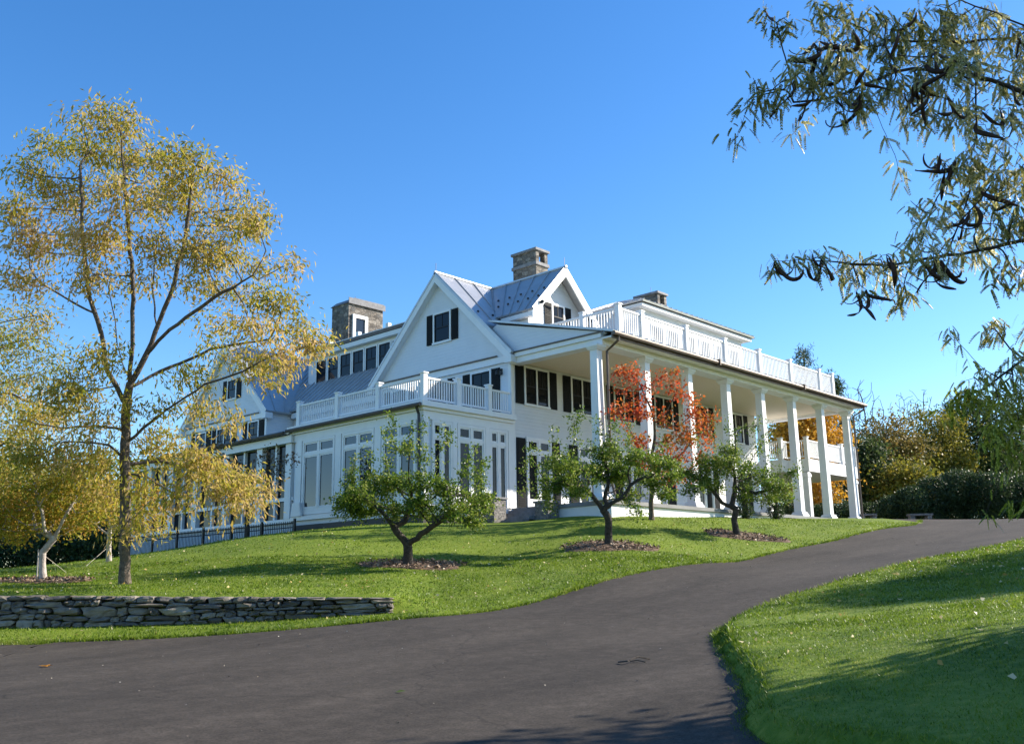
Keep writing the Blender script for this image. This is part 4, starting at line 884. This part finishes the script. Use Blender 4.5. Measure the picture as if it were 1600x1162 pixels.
# seed pods: curved flat twisted strips
def pod_mesh(L, curve, twist, i):
    n = 14; mb = MB(); p = np.zeros(3); ang = 0; cen_ = []; 
    for j in range(n+1):
        t = j/n; cen_.append(p.copy()); ang = curve*(t-.0)+.5*math.sin(t*5+i); p = p+np.array([math.sin(ang), .25*math.sin(twist*t), -math.cos(ang)])*L/n
    V = []
    for j in range(n+1):
        t = j/n; w = .0155*math.sin(math.pi*min(1, t*.92+.06))**.6+.001; th = .0035+.002*math.sin(t*40)**2
        tw = twist*t; d = cen_[min(j+1, n)]-cen_[max(j-1, 0)]; d /= np.linalg.norm(d); a = np.cross(d, [0, 1, 0]); a /= np.linalg.norm(a); bb = np.cross(d, a)
        e1 = a*math.cos(tw)+bb*math.sin(tw); e2 = -a*math.sin(tw)+bb*math.cos(tw)
        V += [cen_[j]+e1*w, cen_[j]+e2*th, cen_[j]-e1*w, cen_[j]-e2*th]
    F = [(4*j+k, 4*j+(k+1) % 4, 4*j+4+(k+1) % 4, 4*j+4+k) for j in range(n) for k in range(4)]+[(3, 2, 1, 0), (4*n, 4*n+1, 4*n+2, 4*n+3)]
    me = bpy.data.meshes.new('seed_pod'); me.from_pydata([tuple(v) for v in V], [], F); me.polygons.foreach_set('use_smooth', [True]*len(me.polygons)); me.materials.append(M_POD); return me
pods = [pod_mesh(random.uniform(.25, .33), c, tw, i) for i, (c, tw) in enumerate([(2.2, 1), (-2.4, 2), (3.4, 1.5), (-1.5, 2.5), (1.2, 3), (-3.2, 1)])]
pod_px = [(1215, 25), (1222, 30), (1205, 45), (1235, 150), (1262, 150), (1272, 160), (1290, 190), (1345, 165), (1350, 110), (1355, 125), (1320, 75), (1370, 75), (1375, 90), (1385, 110), (1420, 85), (1430, 110), (1440, 135), (1445, 150), (1470, 75), (1425, 140), (1385, 145), (1400, 155), (1480, 170), (1490, 185), (1500, 190), (1540, 165), (1460, 215), (1470, 230), (1480, 240), (1410, 200), (1520, 310), (1515, 330), (1530, 345), (1525, 370), (1590, 340), (1190, 410), (1205, 412), (1285, 450), (1310, 450), (1345, 445), (1350, 470), (1375, 485), (1405, 500), (1420, 450), (1430, 455), (1500, 440), (1515, 450), (1525, 455), (1590, 60), (1585, 80), (1595, 75), (1260, 15), (1290, 10), (1440, 20), (1460, 45)]
pod_px += [(x+random.uniform(-26, 26), y+random.uniform(-22, 22)) for x, y in random.sample(pod_px, 26)]
for i, (px, py) in enumerate(pod_px):
    tgt = dep(px, py-8, D7-.35); d = np.linalg.norm(P[60:]-tgt, axis=1); j = 60+d.argmin(); p = P[j]
    o = bpy.data.objects.new('seed_pod', pods[i % 6]); COL.objects.link(o); o.parent = nlt; o.location = (p-np.array(nlt['_o'])).tolist(); o.rotation_euler = (random.uniform(-.5, .5), random.uniform(-.4, .4), random.uniform(0, 6.28)); s = random.uniform(.8, 1.2); o.scale = (s, s, s)

# trees outside the frame on the right that throw the shade across the near lawn
L_SHD = leaf_mat('shade_leaf', [(.05, .08, .012), (.14, .13, .02), (.26, .17, .04)], trans=.3, scale=.3)
def shade_tree(lat, fwd, h, R, label, n=420):
    bb = np.array([*XY(lat, fwd), gz(lat, fwd)]); c = bb+[0, 0, h-R*.8]; att = c+sphere_pts(n)*[R, R, R*.8]
    return tree('shade_tree', label, 'tree', bb, [([bb, bb+[0, 0, h*.28]], None)], att, .5, .65, .2, .01, M_BARK, L_SHD, 26, .20, .14, .36, leaf_r=.06, group='trees beyond the right edge')
shade_tree(11.2, 8.6, 5.4, 2.7, 'leafy tree standing beyond the right edge beside the near lawn')
shade_tree(22.0, 20.5, 7.5, 2.0, 'leafy tree standing beyond the right edge farther up the lawn')
shade_tree(19.0, 6.0, 8.0, 2.6, 'leafy tree standing beyond the right edge closest to the viewer')
shade_tree(28, 24, 9.0, 3.0, 'leafy tree standing beyond the right edge beside the upper drive')

# ------------------------------------------------------------------ woods behind
def wood_tree(name, label, px, ptop, pbot, d, wpx, cols, bark=M_BARKD, dens=26, lsz=.42, per=9, n=300, tall=1.0, tr=.4, seed=0):
    b = ground_at(px, pbot, d); top = dep(px, ptop, d); h = top[2]-b[2]; R = wpx*d/FPX; c = b+np.array([0, 0, h*.58]); s = sphere_pts(n)
    bulge = 1+.25*np.sin(s[:, :1]*5+seed)+.2*np.sin(s[:, 1:2]*6+seed*2); att = c+s*[R, R, h*.44]*np.concatenate([bulge, bulge, np.ones_like(bulge)], 1); att[:, 2] = np.maximum(att[:, 2], b[2]+.8)
    return tree(name, label, 'tree', b, [([b, b+[0, 0, h*.3], b+[0, 0, h*.5]], None)], att, .7, .75, .18, .014, bark, leaf_mat(name+'_leaf', cols, trans=tr, scale=.25, isl=.5), per*3.2, lsz*.62, lsz*.4, .5, leaf_r=.08, group='trees of the woods behind the drive', up=.2)
YEL = [(.12, .14, .02), (.26, .23, .03), (.36, .27, .04)]; BRN = [(.11, .11, .03), (.23, .18, .045), (.30, .20, .06)]; GRN = [(.028, .052, .018), (.065, .10, .028), (.12, .15, .04)]; ORG = [(.42, .24, .03), (.62, .34, .035), (.70, .36, .04)]
wood_tree('orange_maple_tree', 'brilliant orange maple seen through the far end of the porch', 1265, 605, 815, 67, 52, ORG, n=380, per=12)
wood_tree('yellowing_tree', 'olive yellow tree with pale forked trunk right of the far porch column', 1400, 648, 815, 78, 55, BRN, M_BARKB, seed=1)
wood_tree('yellowing_tree', 'rusty gold tree in the middle of the woods beyond the drive', 1470, 635, 815, 82, 62, YEL, M_BARKB, seed=2)
wood_tree('dark_green_tree', 'dark green tree at the end of the hedge near the right edge', 1550, 612, 815, 84, 60, GRN, seed=3, n=350)
wood_tree('orange_maple_tree', 'dull orange tree glimpsed low at the right edge of the woods', 1590, 690, 815, 92, 45, ORG, seed=4)
wood_tree('dark_green_tree', 'dark green tree directly behind the last porch column', 1365, 690, 815, 72, 30, GRN, seed=5, n=300)
wood_tree('yellowing_tree', 'low golden tree between the pale trunks just above the hedge', 1420, 720, 815, 70, 45, YEL, seed=6)
wood_tree('dark_green_tree', 'tall dark green tree filling the back of the woods', 1480, 690, 815, 100, 110, GRN, seed=7, n=500)
wood_tree('dark_green_tree', 'big dark green tree beyond the right edge of the woods', 1660, 600, 815, 90, 80, GRN, seed=8, n=350)

def conifer(label, px, ptop, pbot, d, wpx, cols, cone=True, name='pine_tree'):
    b = ground_at(px, pbot, d); top = dep(px, ptop, d); h = top[2]-b[2]; R = wpx*d/FPX; root = thing(name, b, label, 'tree', None)
    P = [b]; par = [0]; kz = 34
    for i in range(1, kz+1): P.append(b+np.array([rng.normal(0, .04), rng.normal(0, .04), h*i/kz])); par.append(i-1)
    bs = []; 
    for i in range(6, kz+1):
        f = i/kz; rr = R*(1-f)**.75*1.1+.25 if cone else R*(.7+.3*math.sin(3+f*14))*(1.12-f)**.5
        for k in range(5):
            a = random.uniform(0, 6.28); L = rr*random.uniform(.55, 1.1); prev = i; n = max(2, int(L/.6))
            for j in range(1, n+1):
                t = j/n; p = P[i]+np.array([math.cos(a)*L*t, math.sin(a)*L*t, L*(.35*t*t-.05)]); P.append(p); par.append(prev); prev = len(P)-1; bs.append(prev)
    P = np.array(P); par = np.array(par); r, tip = radii(P, par, .22, .02); V, Q = branch_mesh(P, par, r); raw('trunk', V, Q, M_BARKD, root, smooth=True)
    sel = np.array(bs); C = np.repeat(P[sel], 14, 0); n = len(C); D = rng.normal(0, 1, (n, 3)); D[:, 2] += .5
    C = C+rng.normal(0, .22, (n, 3)); V, Q = leaf_quads(C, D, rng.uniform(.3, .6, n), rng.uniform(.05, .10, n)); raw('crown', V, Q, leaf_mat('pine_needles', cols, trans=.15, scale=.4), root)
conifer('tall open pine rising above the far end of the roof balustrade', 1277, 536, 815, 95, 78, GRN, False)
conifer('dark spruce standing just behind the right end of the porch', 1328, 588, 815, 77, 44, GRN, True, 'spruce_tree')
conifer('dark spruce deep in the woods right of the pale birches', 1505, 625, 815, 88, 45, GRN, True, 'spruce_tree')

def bare(label, px, ptop, pbot, d, wpx, n=130, r0=.16, low=.45):
    b = ground_at(px, pbot, d); top = dep(px, ptop, d); h = top[2]-b[2]; R = wpx*d/FPX; s = sphere_pts(n); att = b+[0, 0, h*(low+1)/2]+s*[R, R, h*(1-low)/2]
    tree('bare_tree', label, 'tree', b, [([b, b+[0, 0, h*low]], None)], att, .5, .5, r0, .022, mat('grey_twig_bark', (.11, .09, .085), .9), L_BRN, 0, .1, .1, .1, group='leafless trees against the sky', up=.5, jit=.09)
bare('leafless tree with upright twigs just right of the porch roof', 1368, 578, 815, 85, 36, 420, low=.35)
bare('thin leafless tree behind the rusty woods against the sky', 1430, 600, 815, 96, 30, 260, .1)
bare('thin leafless tree beside the hanging branches against the sky', 1462, 590, 815, 98, 30, 260, .1)
bare('leafless reddish tree far behind the left locust', 130, 640, 860, 80, 60, 200); bare('leafless tree low behind the left locust trunk', 230, 650, 860, 84, 50, 200)
# left background trees
for i, (px, pt, d, w, lab, cols) in enumerate([(-40, 690, 62, 70, 'yellow brown tree far off at the left edge', YEL), (60, 735, 66, 60, 'dull brown tree behind the pale trunked crabapples', BRN), (150, 745, 72, 55, 'low rusty tree far behind the main locust trunk', BRN)]):
    wood_tree('yellowing_tree', lab, px, pt, 880, d, w, cols, seed=20+i)

# ------------------------------------------------------------------ hedges and shrubs (leaf clumps through the volume)
def shrub(name, label, cat, pts_, R, n, lsz, cols, base, group=None, trans=.25, kind=None):
    root = thing(name, base, label, cat, group); C = []
    for p, rr in zip(pts_, R):
        s = sphere_pts(int(n*rr*rr)); s /= np.maximum(np.linalg.norm(s, axis=1)[:, None]**.45, .05); C.append(p+s*rr*[1, 1, .9]*(1+rng.normal(0, .06, (len(s), 1))))
    C = np.concatenate(C); D = rng.normal(0, 1, C.shape); D[:, 2] += .6; V, Q = leaf_quads(C, D, lsz*rng.uniform(.7, 1.3, len(C)), lsz*.5); raw('foliage', V, Q, leaf_mat(name+'_leaf', cols, trans=trans, scale=.6, isl=.6, rough=.45), root)
    mb = MB()
    for p, rr in zip(pts_, R):
        g = np.array([p[0], p[1], base[2]-.1]); 
        for k in range(4): mb.tube([g+[random.uniform(-.1, .1), random.uniform(-.1, .1), 0], p+sphere_pts(1)[0]*rr*.6], [.05, .015], 5)
    mb.build('stems', M_BARKD, root)['kind'] = 'stuff'; return root
DG = [(.018, .036, .013), (.042, .075, .022), (.085, .12, .04)]
hp = []; hr = []
for px, py, rp in ((1395, 795, 22), (1425, 785, 26), (1460, 775, 32), (1500, 768, 36), (1545, 772, 36), (1590, 775, 36), (1640, 775, 40), (1410, 810, 20), (1450, 808, 22), (1490, 808, 24), (1530, 808, 24), (1570, 808, 24), (1610, 808, 24), (1650, 808, 24)):
    hp.append(dep(px, py, 60+rng.uniform(-.8, .8))); hr.append(rp*60/FPX*1.05)
shrub('dark_hedge', 'rounded dark evergreen hedge at the far edge of the driveway', 'hedge', hp, hr, 3600, .15, DG, ground_at(1500, 810, 60))
hp = []; hr = []
for px in range(1175, 1390, 22): hp.append(dep(px, 806+rng.uniform(-6, 4), 62+rng.uniform(-.8, .8))); hr.append(rng.uniform(.8, 1.1))
shrub('low_shrubs', 'dark low shrubbery seen under the balcony beyond the end of the porch', 'shrubs', hp, hr, 2600, .15, DG, ground_at(1280, 812, 62))
hp = []; hr = []
for px, py in ((10, 870), (50, 862), (90, 858), (130, 852), (165, 850), (-30, 875), (-80, 872)): hp.append(dep(px, py, 41)); hr.append(.95)
shrub('dark_hedge', 'dark shaded hedge behind the two crabapples at the left', 'hedge', hp, hr, 2600, .15, DG, ground_at(80, 885, 41))
hp = []; hr = []
for px, py in ((215, 866), (240, 862), (265, 858), (290, 855), (312, 853)): hp.append(ground_at(px, py, 43)+[0, 0, .3]); hr.append(.55)
shrub('low_hedge', 'low dark clipped hedge along the foot of the black fence', 'hedge', hp, hr, 5000, .10, DG, ground_at(260, 860, 43))
bs = np.array([34.35, 20.2, 4.2])
for i, (x, y, h) in enumerate(((36.0, 20.3, 2.0), (38.6, 20.3, 1.7))):
    bb = np.array([x, y, gz(*LF((x, y)))]); ps = [bb+[0, 0, .3+h*t] for t in (0, .3, .6, .85)]; shrub('arborvitae_shrub', ['narrow dark green upright shrub beside the third porch column', 'narrow dark green upright shrub between the middle porch columns'][i], 'shrub', ps, [.36, .38, .32, .2], 4000, .10, DG, bb, 'upright shrubs along the porch')

# stone slabs / benches by the far drive
for i, (px, py, w, lab) in enumerate(((1438, 800, 1.3, 'weathered stone bench at the far edge of the drive before the hedge'), (1356, 792, .9, 'weathered stone bench right beside the last porch column'))):
    bb = ground_at(px, 812, 53.5); root = thing('stone_bench', bb, lab, 'bench', 'stone benches by the far drive'); mb = MB()
    e = np.array([sy, -cy]); f_ = np.array([cy, sy])
    def obx(mb, a0, a1, b0, b1, z0, z1):
        q_ = [np.array([*(bb[:2]+e*a+f_*b), bb[2]+zq]) for zq in (z0, z1) for a, b in ((a0, b0), (a1, b0), (a1, b1), (a0, b1))]; mb.hexa(q_)
    obx(mb, -w/2, w/2, -.25, .25, .50, .60); mb.build('seat', M_PIER, root)
    for sg in (-1, 1):
        mb = MB(); obx(mb, sg*w*.36-.12, sg*w*.36+.12, -.2, .2, -.1, .498); mb.build('leg', M_PIER, root)

# ------------------------------------------------------------------ black picket fence
fr = thing('metal_fence', (22.3, 40, 3.2), 'black metal picket fence in front of the left wing of the house', 'fence')
y = 33.4; n = 0
def fb(x, y): return gz(*LF((x, y)))
fy = np.arange(32.6, 58, .13)
fbz = np.array([fb(22.3, v) for v in fy[::8]]); fbz = np.interp(fy, fy[::8], fbz); ftop = fbz.copy(); ftop = np.maximum(fbz+.95, 4.12)
mb = MB()
for yv, zb0, zt in zip(fy, fbz, ftop): mb.box(22.29, 22.31, yv-.011, yv+.011, zb0+.05, zt+.1)
for a in range(0, len(fy)-8, 8):
    for off in (.0, -.16, None):
        z0, z1 = (ftop[a]+off, ftop[a+8]+off) if off is not None else (fbz[a]+.15, fbz[a+8]+.15)
        mb.tube([(22.3, fy[a], z0), (22.3, fy[a+8], z1)], .02, 4)
mb.build('picket_panel', M_BLACK, fr)
for a in range(0, len(fy), 18):
    mb = MB(); mb.box(22.26, 22.34, fy[a]-.04, fy[a]+.04, fbz[a]-.1, ftop[a]+.18); mb.build('post', M_BLACK, fr)

# ------------------------------------------------------------------ mulch beds, leaves, grass
def mulch(px, py, d, ra, rb, label):
    c = LF(dep(px, py, d)); n = 40; th = np.linspace(0, 2*np.pi, n, endpoint=False); rad = 1+.1*np.sin(3*th+px)+.06*np.sin(7*th); V = []; 
    for k, s in enumerate((1.04, .95, .6, .25)):
        l, f = c[0]+np.cos(th)*ra*rad*s, c[1]+np.sin(th)*rb*rad*s; V.append(np.stack([l*LATV[0]+f*FWDV[0], l*LATV[1]+f*FWDV[1], ground_z(l, f)+(-.03, .03, .045, .055)[k]], 1))
    z = gz(*c)+.06; V.append(np.array([[*XY(*c), z]])); V = np.concatenate(V); F = [(k*n+i, k*n+(i+1) % n, (k+1)*n+(i+1) % n, (k+1)*n+i) for k in range(3) for i in range(n)]+[(3*n+i, 3*n+(i+1) % n, 4*n) for i in range(n)]
    mb = MB(); mb.add(V, F); mb.build('mulch_bed', M_MULCH, smooth=True)['kind'] = 'structure'
    m_ = 700; a = rng.uniform(0, 6.28, m_); s = np.sqrt(rng.random(m_))*1.03; l, f = c[0]+np.cos(a)*ra*s, c[1]+np.sin(a)*rb*s
    C = np.stack([l*LATV[0]+f*FWDV[0], l*LATV[1]+f*FWDV[1], ground_z(l, f)+.04+.02*rng.random(m_)], 1); D = rng.normal(0, 1, (m_, 3)); D[:, 2] = np.abs(D[:, 2])*.4
    Vv, Q = leaf_quads(C, D, rng.uniform(.05, .12, m_), rng.uniform(.03, .06, m_)); raw('mulch_chips', Vv, Q, M_CHIP)['kind'] = 'stuff'
MUL = [(645, 889, 25.1, 1.35, .95), (951, 857, 28, 1.4, 1.0), (1165, 839, 33, 1.45, 1.0), (55, 916, 21.9, 1.3, .7)]
for a in MUL: mulch(*a, '')
MC = [(LF(dep(*a[:3])), a[3], a[4]) for a in MUL]

def scatter(n, l0, l1, f0, f1, pw=1.0):
    f = f0+(f1-f0)*rng.random(n)**pw; l = l0+(l1-l0)*rng.random(n)
    k = np.abs(l) < f*.60+2.2; l, f = l[k], f[k]
    z, ins, di, do = ground_z(l, f, True); ok = ~ins
    t = (l-WALL_A[0])*wdir[0]+(f-WALL_A[1])*wdir[1]; nn = (l-WALL_A[0])*wnor[0]+(f-WALL_A[1])*wnor[1]; ok &= ~((t < WLEN+.1) & (nn > -.06) & (nn < .42))
    for c, ra, rb in MC: ok &= ((l-c[0])/ra)**2+((f-c[1])/rb)**2 > .93
    x, y = l*LATV[0]+f*FWDV[0], l*LATV[1]+f*FWDV[1]; ok &= ~((x > 22.9) & (y > 20.9)); return np.stack([x, y, z], 1)[ok], f[ok], np.minimum(di, do)[ok]
L_GRS = leaf_mat('grass_blade', [(.03, .065, .004), (.105, .18, .008), (.19, .265, .015), (.34, .34, .09)], pos=[.15, .42, .72, .92], trans=.5, scale=.9, isl=.6, rough=.4)
Bs = []
for n, l0, l1, f0, f1, pw in ((135000, 1.0, 12, 5.0, 14, 1.0), (80000, 1.5, 20, 13, 28, 1.2), (145000, -15, 15, 15, 27, 1.1), (80000, -16, 22, 26, 44, 1.0)):
    Bs.append(scatter(n, l0, l1, f0, f1, pw))
for L_ in (OUT, INN):                       # shaggy turf hanging over the asphalt edge
    k = (L_[:, 1] > 4) & (L_[:, 1] < 46) & (np.abs(L_[:, 0]) < 22); Lk = L_[k]; seg = rng.integers(0, len(Lk)-1, 16000); t_ = rng.random(16000)[:, None]
    p_ = Lk[seg]*(1-t_)+Lk[seg+1]*t_+rng.normal(0, 1, (16000, 2))*(.03+.03*np.sin(seg*1.7)**2)[:, None]; k = np.linalg.norm(Lk[seg+1]-Lk[seg], axis=1) < 3; p_ = p_[k]
    Bs.append((np.stack([p_[:, 0]*LATV[0]+p_[:, 1]*FWDV[0], p_[:, 0]*LATV[1]+p_[:, 1]*FWDV[1], H0(p_[:, 0], p_[:, 1])-.01], 1), p_[:, 1], np.zeros(len(p_))))
B = np.concatenate([b_[0] for b_ in Bs]); fw_ = np.concatenate([b_[1] for b_ in Bs]); de = np.concatenate([b_[2] for b_ in Bs]); n = len(B)
cl_ = np.sin(B[:, 0]*2.3+1.7*np.sin(B[:, 1]*1.1))*np.sin(B[:, 1]*2.9+1.3*np.sin(B[:, 0]*1.7)); hh = rng.uniform(.018, .042, n)*(1+.3*cl_)*(1+.7*(de < .18))*np.clip(fw_/14, .8, 1.25); ww = np.clip(.0045*fw_/9, .004, .016)*rng.uniform(.7, 1.4, n)
a = rng.uniform(0, 6.28, n); s = np.stack([np.cos(a), np.sin(a), 0*a], 1)*ww[:, None]; lean = rng.normal(0, .6, (n, 3))*hh[:, None]; lean[:, 2] = 0
B[:, 2] -= .006; V = np.stack([B-s, B+s, B+lean+np.array([0, 0, 1])*hh[:, None]], 1).reshape(-1, 3)
raw('grass', V, np.arange(3*n).reshape(-1, 3), L_GRS)['kind'] = 'stuff'
# fallen leaves on the lawn
pts_ = np.concatenate([scatter(900, -13, 14, 16, 36)[0], scatter(160, 2, 12, 7, 22)[0]]); n = len(pts_); D = rng.normal(0, 1, (n, 3)); D[:, 2] *= .3
V, Q = leaf_quads(pts_+[0, 0, .05], D, rng.uniform(.04, .09, n), rng.uniform(.03, .06, n)); raw('fallen_leaves', V, Q, leaf_mat('fallen_leaf', [(.30, .2, .04), (.5, .4, .15), (.6, .55, .4)], trans=.2, isl=.9))['kind'] = 'stuff'
lf = np.stack([rng.uniform(-14, 16, 900), rng.uniform(6, 34, 900)], 1); k = in_poly(lf[:, 0], lf[:, 1]) & (np.abs(lf[:, 0]) < lf[:, 1]*.56); lf = lf[k]; n = len(lf)
C = np.stack([lf[:, 0]*LATV[0]+lf[:, 1]*FWDV[0], lf[:, 0]*LATV[1]+lf[:, 1]*FWDV[1], H0(lf[:, 0], lf[:, 1])+.006], 1); D = rng.normal(0, 1, (n, 3)); D[:, 2] = .05
V, Q = leaf_quads(C, D, rng.uniform(.01, .035, n), rng.uniform(.008, .02, n), .1); raw('road_litter', V, Q, leaf_mat('road_grit', [(.10, .08, .06), (.25, .22, .18), (.5, .45, .36)], trans=0, isl=.95))['kind'] = 'stuff'
# leaf and twig on the road
def on_road(px, py):
    r_ = ray(px, py); best = None
    for d in np.arange(5, 40, .02):
        q_ = EYE+r_*d
        if q_[2] <= H0(*LF(q_))[0]: return q_
    return q_
p = on_road(73, 1042); mb = MB()
pr = [(0, 0), (.03, .02), (.09, .01), (.05, .04), (.08, .09), (.03, .06), (0, .11), (-.03, .06), (-.08, .08), (-.05, .03), (-.08, 0), (-.03, .01)]
c0 = p+[0, 0, .03]; V = [c0]+[np.array([p[0]+a_, p[1]+b_, p[2]+.012+.25*(abs(a_)+b_)*.4]) for a_, b_ in pr]
mb.add(V, [(0, i+1, (i+1) % len(pr)+1) for i in range(len(pr))]); tag(mb.build('fallen_leaf', leaf_mat('orange_leaf', [(.5, .2, .02), (.6, .28, .03)], trans=.3), origin=p), 'single orange fallen leaf lying on the asphalt at lower left', 'leaf')
p = on_road(992, 1035); mb = MB(); e1 = np.array([*LATV, 0]); e2 = np.array([*FWDV, 0])
mb.tube([p+e1*-.2+[0, 0, .012], p+e1*-.1+e2*-.12+[0, 0, .03], p+e1*.04+e2*.02+[0, 0, .07], p+e1*.2+e2*.16+[0, 0, .03]], .010, 5); mb.tube([p+e1*-.05+e2*.05+[0, 0, .015], p+e1*.04+e2*.0+[0, 0, .03], p+e1*.12+e2*-.06+[0, 0, .012]], .007, 5)
tag(mb.build('fallen_twig', M_BARKD, origin=p), 'small dark broken twig lying on the asphalt driveway', 'twig')
p = on_road(625, 1082); mb = MB(); mb.add([p+e1*a_+e2*b_+[0, 0, z_] for a_, b_, z_ in ((-.05, 0, .01), (0, .04, .03), (.06, .01, .02), (0, -.03, .012))], [(0, 3, 2, 1)])
tag(mb.build('fallen_leaf', leaf_mat('green_leaf', [(.08, .12, .02), (.12, .15, .03)], trans=.3), origin=p), 'small green fallen leaf lying mid driveway', 'leaf')
for o in bpy.data.objects:
    if '_o' in o: del o['_o']
